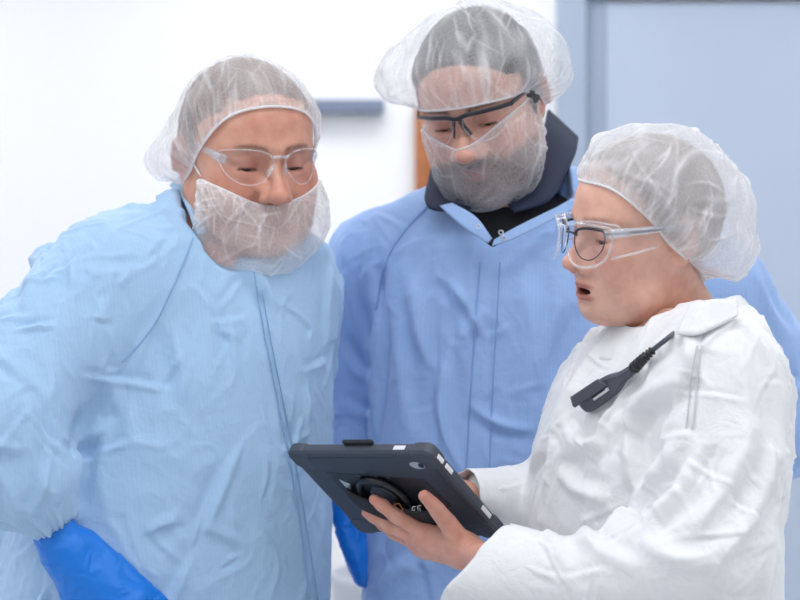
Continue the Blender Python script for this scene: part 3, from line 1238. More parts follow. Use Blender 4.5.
# ------------------------------------------------------------------ room
M = {}
M['wall'] = simple('white_wall_paint', (0.80, 0.808, 0.83), 0.6, noise=0.01, nscale=3)
M['ceiling'] = simple('ceiling_paint', (0.85, 0.85, 0.86), 0.7, noise=0.01)
M['floor'] = simple('pale_vinyl_floor', (0.70, 0.71, 0.73), 0.35, noise=0.03, nscale=20)
M['door'] = simple('blue_grey_door_paint', srgb(172, 184, 203), 0.55, noise=0.015, nscale=8)
M['frame'] = simple('grey_door_frame_paint', srgb(152, 165, 184), 0.5, noise=0.02, nscale=12)
M['rail'] = simple('slate_rail', srgb(112, 122, 144), 0.5, noise=0.05, nscale=20)
M['wood'] = simple('orange_brown_wood', srgb(160, 98, 56), 0.5, noise=0.25, nscale=30)
M['bin'] = simple('grey_bin_plastic', srgb(175, 180, 190), 0.5, noise=0.03)


def box_between(name, lo, hi, mat, parent=None, r=0.0, kind=None):
    lo, hi = np.array(lo, float), np.array(hi, float)
    V, Q = rbox(*(hi - lo), r=r)
    o = mk(name, V + (lo + hi) / 2, Q, mat, parent, smooth=False)
    if kind:
        o['kind'] = kind
    return o


WY = 3.2
X0, X1, ZC = -3.2, 3.4, 2.85
box_between('floor', (X0, -4.2, -0.06), (X1, WY + 0.1, 0), M['floor'], kind='structure')
box_between('ceiling', (X0, -4.2, ZC), (X1, WY + 0.1, ZC + 0.06), M['ceiling'], kind='structure')
box_between('wall_back', (X0, WY, 0), (X1, WY + 0.1, ZC), M['wall'], kind='structure')
box_between('wall_left', (X0 - 0.1, -4.2, 0), (X0, WY + 0.1, ZC), M['wall'], kind='structure')
box_between('wall_right', (X1, -4.2, 0), (X1 + 0.1, WY + 0.1, ZC), M['wall'], kind='structure')

# wide door in the back wall
pL, pT = P(606, 3, WY - 0.03), P(560, 0, WY - 0.05)
dz = pL[2]
d = box_between('door_1', (pL[0], WY - 0.035, 0.02), (pL[0] + 1.35, WY - 0.004, dz), M['door'], kind='structure')
V, Q = sweep([(pL[0] + 1.24, WY - 0.05, 1.0), (pL[0] + 1.24, WY - 0.085, 1.0), (pL[0] + 1.12, WY - 0.085, 1.0)], 0.010, 10)
mk('door_handle', V, Q, simple('brushed_steel', (0.55, 0.56, 0.58), 0.3, 1.0), d)
w0, w1 = P(558, 0, WY - 0.06)[0], P(586, 0, WY - 0.06)[0]
fo = []
pr = []
for lo, hi in (((w0, WY - 0.07, 0), (w1, WY - 0.002, dz + 0.10)), ((pL[0] + 1.38, WY - 0.07, 0), (pL[0] + 1.44, WY - 0.002, dz + 0.10)), ((w1, WY - 0.07, dz + 0.02), (pL[0] + 1.38, WY - 0.002, dz + 0.10)),
               ((w1, WY - 0.03, 0), (pL[0], WY - 0.002, dz + 0.02))):
    lo, hi = np.array(lo), np.array(hi)
    v, q = rbox(*(hi - lo), r=0.004)
    pr.append((v + (lo + hi) / 2, q))
o = mk('trim_1', *join(*pr), mat=M['frame'], smooth=False)
o['kind'] = 'structure'
# low slate rail, and a wooden frame edge, on the white wall
a, b = P(318, 100, WY - 0.04), P(384, 113, WY - 0.04)
o = box_between('wall_rail', (a[0] - 0.25, WY - 0.06, b[2]), (b[0], WY - 0.001, a[2]), M['rail'], r=0.006)
tag(o, 'slate grey horizontal rail on the white wall behind the two men', 'rail')
a, b = P(415, 118, WY - 0.03), P(433, 165, WY - 0.03)
t = empty('picture_frame', (a[0], WY, b[2]))
tag(t, 'orange-brown wooden frame on the white wall, mostly hidden behind the man in the navy collar', 'frame')
w, hgt = 0.34, 0.62
x0, z1 = a[0], P(415, 106, WY)[2]
for nm, lo, hi in (('frame_side', (x0, WY - 0.04, z1 - hgt), (x0 + 0.04, WY - 0.001, z1)), ('frame_side', (x0 + w - 0.04, WY - 0.04, z1 - hgt), (x0 + w, WY - 0.001, z1)),
                   ('frame_rail', (x0 + 0.04, WY - 0.04, z1 - 0.04), (x0 + w - 0.04, WY - 0.001, z1)), ('frame_rail', (x0 + 0.04, WY - 0.04, z1 - hgt), (x0 + w - 0.04, WY - 0.001, z1 - hgt + 0.04)),
                   ('backing_board', (x0 + 0.04, WY - 0.02, z1 - hgt + 0.04), (x0 + w - 0.04, WY - 0.001, z1 - 0.04))):
    box_between(nm, np.array(lo) - t.location, np.array(hi) - t.location, M['wood'], t, r=0.003 if nm != 'backing_board' else 0)

# grey waste bin seen in the gap under the tablet
bx = P(356, 575, 2.6)
V, Q = [], []
rings = [(0.0, 0.150), (0.02, 0.155), (bx[2] - 0.02, 0.185), (bx[2], 0.192), (bx[2] + 0.01, 0.186), (bx[2] + 0.005, 0.175), (0.06, 0.145)]
for z, r in rings:
    for k in range(32):
        an = 2 * math.pi * k / 32
        V.append((r * math.cos(an), r * math.sin(an), z))
Q = [tuple(range(32))[::-1]] + [(i * 32 + k, i * 32 + (k + 1) % 32, (i + 1) * 32 + (k + 1) % 32, (i + 1) * 32 + k) for i in range(len(rings) - 1) for k in range(32)] + [tuple(6 * 32 + k for k in range(32))]
o = mk('waste_bin', V, Q, M['bin'])
o.location = (bx[0] + 0.12, 2.6, 0)
tag(o, 'grey waste bin on the floor, glimpsed in the gap under the tablet', 'bin')

# ceiling panels
lampm, nt, out = newmat('lit_diffuser')
e = N(nt, 'ShaderNodeEmission')
e.inputs['Color'].default_value = (0.97, 0.98, 1.0, 1)
e.inputs['Strength'].default_value = 6.9
nt.links.new(e.outputs[0], out.inputs[0])
M['alu'] = simple('white_lamp_housing', (0.8, 0.8, 0.8), 0.4)
first = None
k = 0
for y in (-2.6, -0.6, 1.2, 2.5):  # unseen panels; the rearmost row is added to brighten the back wall
    for x in (-2.0, 0.0, 2.0):
        if first is None:
            first = empty('ceiling_light', (x, y, ZC))
            fr = []
            for lo, hi in (((-0.62, -0.32, -0.03), (0.62, -0.29, 0)), ((-0.62, 0.29, -0.03), (0.62, 0.32, 0)), ((-0.62, -0.29, -0.03), (-0.59, 0.29, 0)), ((0.59, -0.29, -0.03), (0.62, 0.29, 0))):
                lo, hi = np.array(lo), np.array(hi)
                v, q = rbox(*(hi - lo), r=0)
                fr.append((v + (lo + hi) / 2, q))
            mk('housing', *join(*fr), mat=M['alu'], parent=first, smooth=False)
            v, q = rbox(1.18, 0.58, 0.01, 0)
            mk('diffuser', v + np.array([0, 0, -0.012]), q, lampm, first, smooth=False)
            r = first
        else:
            r = first.copy()
            COL.objects.link(r)
            for ch in first.children:
                c = ch.copy()
                COL.objects.link(c)
                c.parent = r
            r.location = (x, y, ZC)
        tag(r, 'unseen white rectangular ceiling light panel, lit', 'light', 'ceiling light panels')

# ------------------------------------------------------------------ camera, world
cd = bpy.data.cameras.new('camera')
cam = bpy.data.objects.new('camera', cd)
COL.objects.link(cam)
cam.location = CAM
cam.rotation_euler = (math.pi / 2, 0, 0)
cd.sensor_width = 36
cd.lens = FPX * 36 / 800
cd.dof.use_dof = True
cd.dof.focus_distance = 2.17
cd.dof.aperture_fstop = 5.0
SC.camera = cam
wd = bpy.data.worlds.new('world')
SC.world = wd
wd.use_nodes = True
bg = wd.node_tree.nodes['Background']
bg.inputs[0].default_value = (0.93, 0.96, 1.0, 1)
bg.inputs[1].default_value = 0.50
SC.view_settings.view_transform = 'Standard'
SC.view_settings.look = 'None'
SC.view_settings.exposure = 0.0
SC.view_settings.gamma = 1.0
SC.cycles.transparent_max_bounces = 32
SC.cycles.max_bounces = 8
# ------------------------------------------------------------------ tablet computer in a rugged case, held at a slant with its back to the camera
TR_ = np.array([[0.7355, 0.5546, 0.3892], [-0.6733, 0.5338, 0.5117], [0.0761, -0.6384, 0.766]])
TC = np.array([-0.0064, 0.0312, 1.2405])
TR_ = np.array(Matrix.Rotation(math.radians(1.5), 3, 'Y')) @ TR_
TN = TR_[:, 2]                      # screen normal, up and away from the camera
TL_, TW_, TT_ = 0.233, 0.168, 0.013


def tab(u, v, off):
    """point seen at (u, v), off metres out from the back of the tablet (negative = beyond the screen)"""
    o = TC - TN * (TT_ / 2 + off)
    d = P(u, v, 0.0) - CAM
    return CAM + d * (((o - CAM) @ TN) / (d @ TN))


def tloc(u, v):
    q = (tab(u, v, 0) - TC) @ TR_
    return q[:2]


M['case'] = simple('charcoal_rubber', srgb(66, 72, 84), 0.55, noise=0.05, bump=0.1, nscale=500)
M['panel'] = simple('slate_hard_plastic', srgb(54, 62, 75), 0.5, noise=0.06, bump=0.15, nscale=700)
M['black_plastic'] = simple('black_plastic', srgb(26, 28, 34), 0.35, noise=0.05)
M['strap'] = simple('black_webbing', srgb(30, 32, 38), 0.75, noise=0.15, nscale=300, bump=0.4)
M['silver'] = simple('silver_aluminium', srgb(205, 208, 214), 0.35, 0.6)
M['white_plastic'] = simple('white_rubber', (0.78, 0.79, 0.81), 0.45)
M['screen'] = simple('dark_glass', (0.012, 0.013, 0.016), 0.06)
M['orange'] = simple('orange_print', srgb(225, 150, 90), 0.6)
T = empty('tablet', TC)
tag(T, 'black tablet computer in a rugged case, back to the camera, held by the woman', 'tablet')


def tput(name, V, Q, mat, par=None, smooth=True):
    par = par or T
    o = mk(name, np.asarray(V) @ TR_.T, Q, mat, par, smooth=smooth)
    return o


z0, z1 = -TT_ / 2, TT_ / 2
case = tput('case', *prism(rrect(TL_, TW_, 0.013, 8), z0, z1 + 0.001, 0.0030), mat=M['case'], smooth=False)
tput('screen', *prism(rrect(TL_ - 0.016, TW_ - 0.016, 0.006), z1 + 0.0005, z1 + 0.0015), mat=M['screen'], smooth=False)
pan = tput('back_panel', *prism(rrect(TL_ - 0.020, TW_ - 0.020, 0.008), z0 - 0.0012, z0 + 0.001, 0.0006), mat=M['panel'], smooth=False)
for sx in (-1, 1):
    for sy in (-1, 1):
        o2 = [(sx * (TL_ / 2 - 0.016) + x, sy * (TW_ / 2 - 0.016) + y) for x, y in rrect(0.035, 0.035, 0.012, 8)]
        tput('corner_bumper', *prism(o2, z0 - 0.0016, z1 + 0.0022, 0.003), mat=M['case'], smooth=False)
# sunken plate of the hand mount
pc = tloc(388, 497)
poly = [tloc(*q) for q in ((327, 471), (352, 473), (424, 478), (452, 505), (440, 524), (390, 524), (366, 514))]
pl = tput('mount_plate', *prism([tuple(q) for q in poly[::-1]] if 0 else [tuple(q) for q in poly], z0 - 0.0020, z0 + 0.001, 0.0005), mat=M['black_plastic'], smooth=False)
tri = [tuple(tloc(*q)) for q in ((340, 478), (351, 483), (352, 488), (347, 486))]
tput('silver_window', *prism(tri, z0 - 0.0026, z0 - 0.0012), mat=M['silver'], par=pl, smooth=False)
# rotating ring and post
rc = tloc(386, 492)
an = np.linspace(0, 2 * math.pi, 48, endpoint=False)
ring = np.stack([rc[0] + 0.032 * np.cos(an), rc[1] + 0.032 * np.sin(an), np.full(48, z0 - 0.0065)], 1)
tput('swivel_ring', *sweep(ring, 0.0042, 10, closed=True), mat=M['black_plastic'])
tput('swivel_hub', *prism([(rc[0] + 0.0285 * math.cos(a), rc[1] + 0.0285 * math.sin(a)) for a in an], z0 - 0.0055, z0, 0.001), mat=M['black_plastic'], smooth=False)
hubp = [(rc[0] + 0.018 * math.cos(a), rc[1] + 0.018 * math.sin(a)) for a in an]
tput('hub_cap', *prism(hubp, z0 - 0.008, z0 - 0.004, 0.0015), mat=M['case'], smooth=False)
for q in ((359, 474), (377, 475), (389, 476)):
    c = tloc(*q)
    tput('screw', *prism([(c[0] + 0.0022 * math.cos(a), c[1] + 0.0022 * math.sin(a)) for a in an[::3]], z0 - 0.0030, z0, 0.0004), mat=M['case'], smooth=False)
# padded strap bowed over the mount
sa, sb = tloc(349, 489), tloc(447, 512)
ax_ = nrm(np.array([sb[0] - sa[0], sb[1] - sa[1], 0]))
bx_ = np.array([-ax_[1], ax_[0], 0])
Ls = math.hypot(sb[0] - sa[0], sb[1] - sa[1])
SV = []
ns, nw_ = 40, 9
for i in range(ns):
    t_ = i / (ns - 1)
    hgt_ = 0.004 + 0.016 * math.sin(math.pi * min(1, max(0, t_))) ** 0.6
    for j in range(nw_):
        w_ = (j / (nw_ - 1) - 0.5) * 0.036 * (0.55 + 0.45 * math.sin(math.pi * t_) ** 0.5)
        SV.append(np.array([sa[0], sa[1], 0]) + ax_ * t_ * Ls + bx_ * (w_ + 0.004) + np.array([0, 0, z0 - hgt_ + abs(j / (nw_ - 1) - 0.5) ** 2 * 0.006]))
st = tput('hand_strap', SV, grid_faces(ns, nw_), M['strap'])
sm = st.modifiers.new('thickness', 'SOLIDIFY')
sm.thickness = 0.003
sm.offset = 0


def stroke(pts, off, w, mat, par):
    """printed stroke lying on the strap"""
    V = np.array([(tab(u, v, off) - TC) @ TR_ for u, v in pts])
    return sweep(V, w, 6, flat=(1, 1))


gl = [stroke(p_, 0.0215, 0.00042, None, None) for p_ in ([(415.5, 506.5), (412.5, 507), (412, 510), (414.5, 510.5), (414.5, 508.8)], [(417.2, 506.3), (421, 505.5)], [(417.6, 506.5), (418.0, 510.5)], [(419.8, 508.0), (420.3, 511.0)])]
tput('white_letters', *join(*gl), mat=M['white_plastic'], par=st)
gl = [stroke(p_, 0.0215, 0.00036, None, None) for p_ in ([(394, 504.0), (399, 503.6), (403, 509.5), (400.5, 511.0)], [(394, 504.0), (396, 506.5)])]
tput('orange_mark', *join(*gl), mat=M['orange'], par=st)
# port and button openings in the bumper
def sidebox(name, c, sx, sy, sz, mat, r=0.001):
    v, q = rbox(sx, sy, sz, r)
    return tput(name, v + np.array(c), q, mat, smooth=False)


xb = tloc(403, 457)[0]
sidebox('button_opening', (xb - 0.002, -TW_ / 2 - 0.0002, -0.0005), 0.018, 0.0016, 0.0062, M['white_plastic'])
for q, ln in (((434, 463), 0.013), ((443, 473), 0.015), ((486, 516), 0.020)):
    yb = tloc(*q)[1]
    sidebox('port_opening', (TL_ / 2 + 0.0013, yb, -0.0005), 0.0016, ln, 0.0060, M['white_plastic'])
cc = tloc(418, 464)
oval = [(cc[0] + 0.0125 * math.cos(a), cc[1] + 0.0078 * math.sin(a)) for a in an]
cw = tput('camera_window', *prism(oval, z0 - 0.0020, z0 + 0.001, 0.0004), mat=M['silver'], smooth=False)
tput('camera_lens', *prism([(cc[0] + 0.006 + 0.0040 * math.cos(a), cc[1] + 0.0042 * math.sin(a)) for a in an], z0 - 0.0032, z0 - 0.001, 0.0006), mat=M['screen'], par=cw, smooth=False)
tput('window_rim', *sweep([(x, y, z0 - 0.0018) for x, y in oval], 0.0012, 8, closed=True), mat=M['case'], par=cw)
xa, xb2 = tloc(336, 447)[0], tloc(367, 449)[0]
sidebox('stylus_loop', ((xa + xb2) / 2, -TW_ / 2 - 0.003, z1 - 0.001), xb2 - xa, 0.007, 0.005, M['black_plastic'], 0.0015)
# ------------------------------------------------------------------ materials of the people
M['skin'] = skin_mat('skin')
M['eye_w'] = simple('eye_white', (0.78, 0.75, 0.72), 0.15)
M['iris'] = simple('brown_iris', (0.10, 0.055, 0.03), 0.15, noise=0.3, nscale=300)
M['pupil'] = simple('pupil', (0.01, 0.01, 0.01), 0.1)
EYEM = [M['eye_w'], M['iris'], M['pupil']]
M['hair_dark'] = simple('dark_hair', srgb(52, 46, 44), 0.55, noise=0.4, nscale=120)
M['hair_brown'] = simple('brown_hair', srgb(118, 92, 80), 0.55, noise=0.3, nscale=120)
M['net'] = sheer_mat('white_sheer_net')
M['gownA'] = cloth_mat('sky_blue_gown_cloth', srgb(164, 197, 228), stripe=0.03, crumple=0.5)
M['gownB'] = cloth_mat('periwinkle_gown_cloth', srgb(150, 180, 226), stripe=0.04, crumple=0.4)
M['suit'] = cloth_mat('white_coverall_cloth', (0.78, 0.79, 0.81), rough=0.6, crumple=0.55, scale=1.2)
M['glove'] = simple('blue_nitrile', srgb(0, 118, 218), 0.42, noise=0.05, bump=0.3, nscale=90)
M['trousers'] = simple('dark_trousers', srgb(58, 62, 74), 0.8, noise=0.1)
M['shoe'] = simple('black_shoe', (0.03, 0.03, 0.033), 0.45)
M['navy'] = simple('navy_collar_cloth', srgb(28, 38, 66), 0.8, noise=0.12, nscale=500, bump=0.2)
M['black_shirt'] = simple('black_shirt_cloth', srgb(20, 21, 27), 0.85, noise=0.15, nscale=400, bump=0.2)
M['clear'] = clear_mat('clear_polycarbonate', gloss=0.02, rough=0.06)
M['clear_edge'] = clear_mat('clear_moulding', (0.95, 0.97, 0.99), 0.07, 0.12, haze=0.16)
M['dark_frame'] = simple('dark_spectacle_frame', srgb(32, 34, 42), 0.3)
M['nail'] = simple('fingernail', srgb(226, 176, 160), 0.3)


def legs(c, yaw, hip, spread=0.10, r=(0.098, 0.062, 0.052), fwd=0.0):
    """hips, two legs and ankles, standing on the floor"""
    R = rot(yaw, 0, 0)
    c = np.array([c[0], c[1], 0.0])
    pr = [(ell(c + [0, 0, hip], (0.175, 0.125, 0.13), R), 0.05)]
    feet = []
    for s in (-1, 1):
        a = c + R @ np.array([s * spread, 0, 0]) + [0, 0, hip - 0.04]
        k = c + R @ np.array([s * (spread + 0.01), -0.012, 0]) + [0, 0, 0.48]
        f = c + R @ np.array([s * (spread + 0.015), 0.02, 0]) + [0, 0, 0.075]
        pr.append((tube([a, k, f], r), 0.05))
        feet.append(c + R @ np.array([s * (spread + 0.015), -0.03, 0]))
    return pr, feet, R


def person(label, c):
    t = empty('person', (c[0], c[1], 0))
    tag(t, label, 'person')
    t['group_hint'] = ''
    del t['group_hint']
    return t


def adopt(t):
    """children were modelled in world space; keep them there"""
    for ch in t.children:
        ch.matrix_parent_inverse = Matrix.Translation(t.location).inverted()


def shoe(foot, R, parent):
    f = Field(foot - np.array([0.22, 0.22, 0.02]), foot + np.array([0.22, 0.22, 0.14]), 0.006)
    f.add(tube([foot + R @ np.array([0, 0.06, 0.038]), foot + R @ np.array([0, -0.03, 0.038]), foot + R @ np.array([0, -0.14, 0.028])], [0.038, 0.042, 0.034]), 0.01)
    f.add(tube([foot + R @ np.array([0, 0.045, 0.05]), foot + R @ np.array([0, 0.045, 0.10])], [0.042, 0.045]), 0.02)
    f.op(((lambda X, Y, Z: (Z - 0.001 + 0 * X + 0 * Y).astype(F32)), foot - 0.3, foot + 0.3), 0.002, 'cut')
    V, Q = f.mesh()
    V = relax(V, Q, 1)
    V[:, 2] = np.maximum(V[:, 2], 0.0)
    return mk('shoe', V, Q, M['shoe'], parent)


def body(H, prims, lo, hi, parent, skin, extra=()):
    """head, neck, trunk and limbs in one mesh"""
    f = Field(lo, hi, 0.010)
    for pr in prims:
        f.add(pr[0], pr[1])
    V2, Q2 = f.mesh()
    V2 = relax(V2, Q2, 2)
    V1 = H.w(H.V)
    Vs, Qs, Cs = [V1, V2], [H.Q, Q2 + len(V1)], [H.col, np.tile(np.array(list(skin) + [1.0]), (len(V2), 1))]
    n = len(V1) + len(V2)
    for (v, q, c) in extra:
        Vs.append(v)
        Qs.append(q + n)
        Cs.append(c)
        n += len(v)
    o = mk('body', np.concatenate(Vs), np.concatenate(Qs), M['skin'], parent, attrs={'col': np.concatenate(Cs)})
    return o


def wz(V):
    return (V[:, 2] > 1.08) & (V[:, 1] < 0.5)


dn = lambda p: np.array([0.15, 0, 1.0])
RNDA = [(70, (0.05, 0.16), (0.005, 0.011), 0.0085, dn, 0.7, wz), (200, (0.02, 0.08), (0.0026, 0.0045), 0.0034, None, 1.0, wz)]
RNDA.append((70, (0.05, 0.15), (0.003, 0.006), 0.0070, lambda p: np.array([0.8, 0, 0.6]), 0.5, lambda V: wz(V) & (V[:, 0] < -0.30)))
RNDB = [(50, (0.05, 0.18), (0.006, 0.012), 0.0078, dn, 0.5, wz), (120, (0.02, 0.08), (0.003, 0.005), 0.0028, None, 1.0, wz)]
RNDC = [(60, (0.06, 0.17), (0.0045, 0.009), 0.0055, lambda p: np.array([0.4, 0, 1.0]), 0.6, wz), (260, (0.02, 0.10), (0.0020, 0.0036), 0.0031, None, 1.0, wz)]

# ================================================================== the man in the sky blue gown (left)
P0 = P


def P(u, v, y):
    return P0(u, v, y + 0.08)


cA = P(200, 450, 0.14)
A = person('heavy man on the left in a sky blue gown, gloved hand on hip, bending forward', cA)
skA = srgb(212, 160, 138)
HA = Head(dict(skin=skA, flush=srgb(196, 112, 96), lip=srgb(170, 98, 92), brow=srgb(84, 62, 54) + (0.75,), beard=srgb(120, 88, 76) + (0.25,), fat=1.0, w=1.03,
               nosew=1.25, nose=1.2, naso=1, red=0.55, rot=(27, 12, -3), loc=(-0.199, 0.185, 1.661), s=0.99, neck=(-0.035, 0.070, -0.19), nr=0.062))
y0 = 0.14
rows = []
for (u, v, hw, hd) in ((222, 205, 0.06, 0.055), (220, 222, 0.085, 0.07), (216, 245, 0.150, 0.10), (204, 290, 0.178, 0.125), (190, 360, 0.190, 0.150), (178, 450, 0.206, 0.168), (160, 600, 0.228, 0.178), (158, 680, 0.230, 0.178)):
    c = P(u, v, y0)
    rows.append((c[2], c[0], c[1], hw, hd, 30))
torsoA = loft(rows)
upA = [P(112, 288, 0.05), P(45, 350, -0.02), P(-2, 425, -0.085)]
foA = [P(-2, 425, -0.085), P(24, 475, -0.09), P(46, 510, -0.08)]
primsA = [(torsoA, 0.02), (tube([P(214, 236, 0.13), P(165, 262, 0.09), P(112, 290, 0.05)], [0.060, 0.072, 0.080]), 0.05),
          (tube([P(225, 236, 0.14), P(258, 262, 0.18), P(285, 304, 0.20)], [0.058, 0.058, 0.060]), 0.05),
          (tube(upA, [0.082, 0.080, 0.074]), 0.05), (tube(foA, [0.076, 0.066, 0.036]), 0.03),
          (tube([P(285, 304, 0.20), P(280, 440, 0.26), P(276, 560, 0.22)], [0.060, 0.052, 0.042]), 0.03)]
exec_foldsA = [
    ([(250, 262), (262, 330), (276, 400), (290, 470), (304, 560), (308, 600)], 0.0035, 0.0022, 'step'),
    ([(262, 330), (276, 400), (292, 480), (306, 570)], 0.002, 0.0012, 'seam'),
    ([(196, 205), (180, 250), (162, 300), (148, 335)], 0.0030, 0.0025, 'seam'),
    ([(150, 335), (120, 365), (95, 395), (75, 430)], 0.014, 0.018, 'fold'),
    ([(165, 290), (140, 340), (105, 375), (85, 385)], 0.011, 0.013, 'fold'),
    ([(60, 235), (50, 280), (62, 330), (78, 380)], 0.014, 0.013, 'fold'),
    ([(20, 290), (15, 330), (35, 380), (60, 420)], 0.013, 0.015, 'fold'),
    ([(5, 330), (10, 370), (40, 420), (70, 450)], 0.012, 0.016, 'fold'),
    ([(0, 400), (30, 440), (55, 455), (80, 455)], 0.011, 0.014, 'fold'),
    ([(0, 440), (30, 475), (60, 485)], 0.010, 0.009, 'fold'),
    ([(85, 440), (82, 470), (70, 500)], 0.010, 0.008, 'fold'),
    ([(100, 400), (140, 440), (200, 470), (250, 480)], 0.012, 0.011, 'fold'),
    ([(90, 470), (130, 500), (180, 520), (240, 520)], 0.012, 0.010, 'fold'),
    ([(110, 530), (150, 560), (210, 590)], 0.012, 0.007, 'fold'),
    ([(180, 300), (220, 330), (250, 390)], 0.012, 0.006, 'fold'),
    ([(205, 280), (240, 300), (258, 330)], 0.010, 0.005, 'fold'),
    ([(150, 250), (120, 290), (110, 340)], 0.012, 0.006, 'fold'),
    ([(270, 300), (285, 340), (290, 390)], 0.008, 0.004, 'fold'),
    ([(325, 290), (330, 340), (326, 400)], 0.012, 0.006, 'fold'),
    ([(215, 500), (240, 545), (255, 600)], 0.012, 0.006, 'fold'),
]
lx, ly = rows[-1][1], rows[-1][2]
lowA = ([(loft([(0.42, cA[0] * 0.5 + lx * 0.5, ly, 0.245, 0.19, 30), (0.8, lx, ly, 0.236, 0.182, 30), (1.012, lx, ly, 0.231, 0.179, 30)]), 0.01)], (cA[0] - 0.36, cA[1] - 0.3, 0.40), (cA[0] + 0.3, cA[1] + 0.3, 1.1))
gA, VA = garment('gown', primsA, (-0.69, -0.14, 1.00), (-0.02, 0.50, 1.66), 0.0032, M['gownA'], A, exec_foldsA, seed=11, cuts=[(tube([P(222, 170, 0.11), P(230, 212, 0.07), P(238, 236, 0.03)], [0.066, 0.060, 0.044]), 0.006)], rnd=RNDA, low=lowA, yaw=30)
pr, feet, R = legs(cA, 30, 0.86)
trunk = [(loft([(z, x, y, a * 0.86, b * 0.86, w) for (z, x, y, a, b, w) in rows]), 0.02), (tube(upA, 0.045), 0.03), (tube(foA, [0.045, 0.04, 0.028]), 0.02)]
body(HA, pr + trunk, (-0.78, -0.25, 0.0), (0.1, 0.58, 1.64), A, skA)
f = Field((cA[0] - 0.35, cA[1] - 0.3, 0.05), (cA[0] + 0.35, cA[1] + 0.3, 1.0), 0.012)
for q in pr:
    pts = q[0]
    f.add(q[0], q[1])
f.d -= 0.018
f.op(((lambda X, Y, Z: (Z - 0.09 + 0 * X + 0 * Y).astype(F32)), np.array([-9, -9, -9]), np.array([9, 9, 9])), 0.002, 'cut')
V, Q = f.mesh()
mk('trousers', relax(V, Q, 2), Q, M['trousers'], A)
for ft in feet:
    shoe(ft, R, A)
hair_part(HA, M['hair_brown'], A, -0.064, 0.056, seed=3, thick=0.005)
eyes(HA, EYEM, A)
hem = [(0, -0.088, 0.068), (0.047, -0.068, 0.053), (0.068, -0.040, 0.018), (0.078, -0.012, -0.018), (0.080, 0.022, -0.048), (0.05, 0.085, -0.062), (0, 0.1, -0.066), (-0.05, 0.085, -0.062), (-0.080, 0.022, -0.048), (-0.078, -0.012, -0.018), (-0.068, -0.040, 0.018), (-0.047, -0.068, 0.053)]
bouffant(HA, (0, 0.012, 0.015), hem, (0, 0.45, 0.9), 0.006, [((-0.75, 0.55, -0.35), 0.5, 0.026), ((-0.62, 0.72, -0.32), 0.28, 0.030), ((0.7, 0.6, -0.3), 0.5, 0.022), ((0, 0.9, -0.2), 0.6, 0.02), ((0.9, 0, 0.1), 0.5, 0.006)], M['net'], A, 41)
bc, bcV = beard_cover(HA, (0, -0.02, -0.07), [(-0.070, -0.044, -0.032), (-0.060, -0.064, -0.037), (-0.03, -0.095, -0.049), (0, -0.112, -0.053), (0.03, -0.095, -0.049), (0.060, -0.064, -0.037), (0.074, -0.036, -0.030)],
                      [(-0.068, -0.045, -0.052), (-0.060, -0.040, -0.095), (-0.035, -0.020, -0.125), (0, -0.030, -0.135), (0.035, -0.020, -0.125), (0.066, -0.016, -0.095), (0.078, -0.014, -0.050)], 0.008, 0.020, M['net'], A, 51)

P = P0

# ================================================================== the tall man behind (middle)
y0 = 0.36
cB = P(515, 450, y0)
B = person('tall man in the middle in a periwinkle gown with navy collar, looking down', cB)
skB = srgb(212, 166, 148)
HB = Head(dict(skin=skB, flush=srgb(190, 112, 98), lip=srgb(150, 90, 86), brow=srgb(48, 38, 34) + (0.85,), beard=srgb(30, 24, 23) + (0.95,), fat=0.08, w=1.0,
               nosew=1.15, nose=1.15, naso=0, red=0.4, rot=(-20, 25, -6), loc=(0.110, 0.29, 1.7404), s=0.973, neck=(0.005, 0.105, -0.19), nr=0.057))
rows = []
for (u, v, hw, hd) in ((508, 190, 0.075, 0.065), (510, 212, 0.12, 0.085), (516, 250, 0.195, 0.11), (518, 300, 0.21, 0.13), (516, 380, 0.205, 0.140), (512, 450, 0.200, 0.145), (508, 600, 0.205, 0.15), (508, 660, 0.205, 0.15)):
    c = P(u, v, y0)
    rows.append((c[2], c[0], c[1], hw, hd, -18))
upB1 = [P(380, 258, 0.42), P(362, 340, 0.45), P(354, 415, 0.45)]
foB1 = [P(354, 415, 0.45), P(355, 460, 0.43), P(358, 505, 0.39)]
upB2 = [P(706, 288, 0.33), P(755, 350, 0.36), P(782, 425, 0.38)]
foB2 = [P(782, 425, 0.38), P(735, 480, 0.36), P(690, 515, 0.30)]
primsB = [(loft(rows), 0.02), (tube([P(470, 208, 0.38), P(425, 228, 0.40), P(380, 260, 0.42)], [0.050, 0.056, 0.062]), 0.05),
          (tube([P(545, 200, 0.34), P(620, 232, 0.33), P(706, 290, 0.33)], [0.056, 0.066, 0.074]), 0.05),
          (tube(upB1, [0.064, 0.056, 0.048]), 0.03), (tube(foB1, [0.048, 0.044, 0.034]), 0.02),
          (tube(upB2, [0.074, 0.070, 0.062]), 0.04), (tube(foB2, [0.062, 0.055, 0.036]), 0.03)]
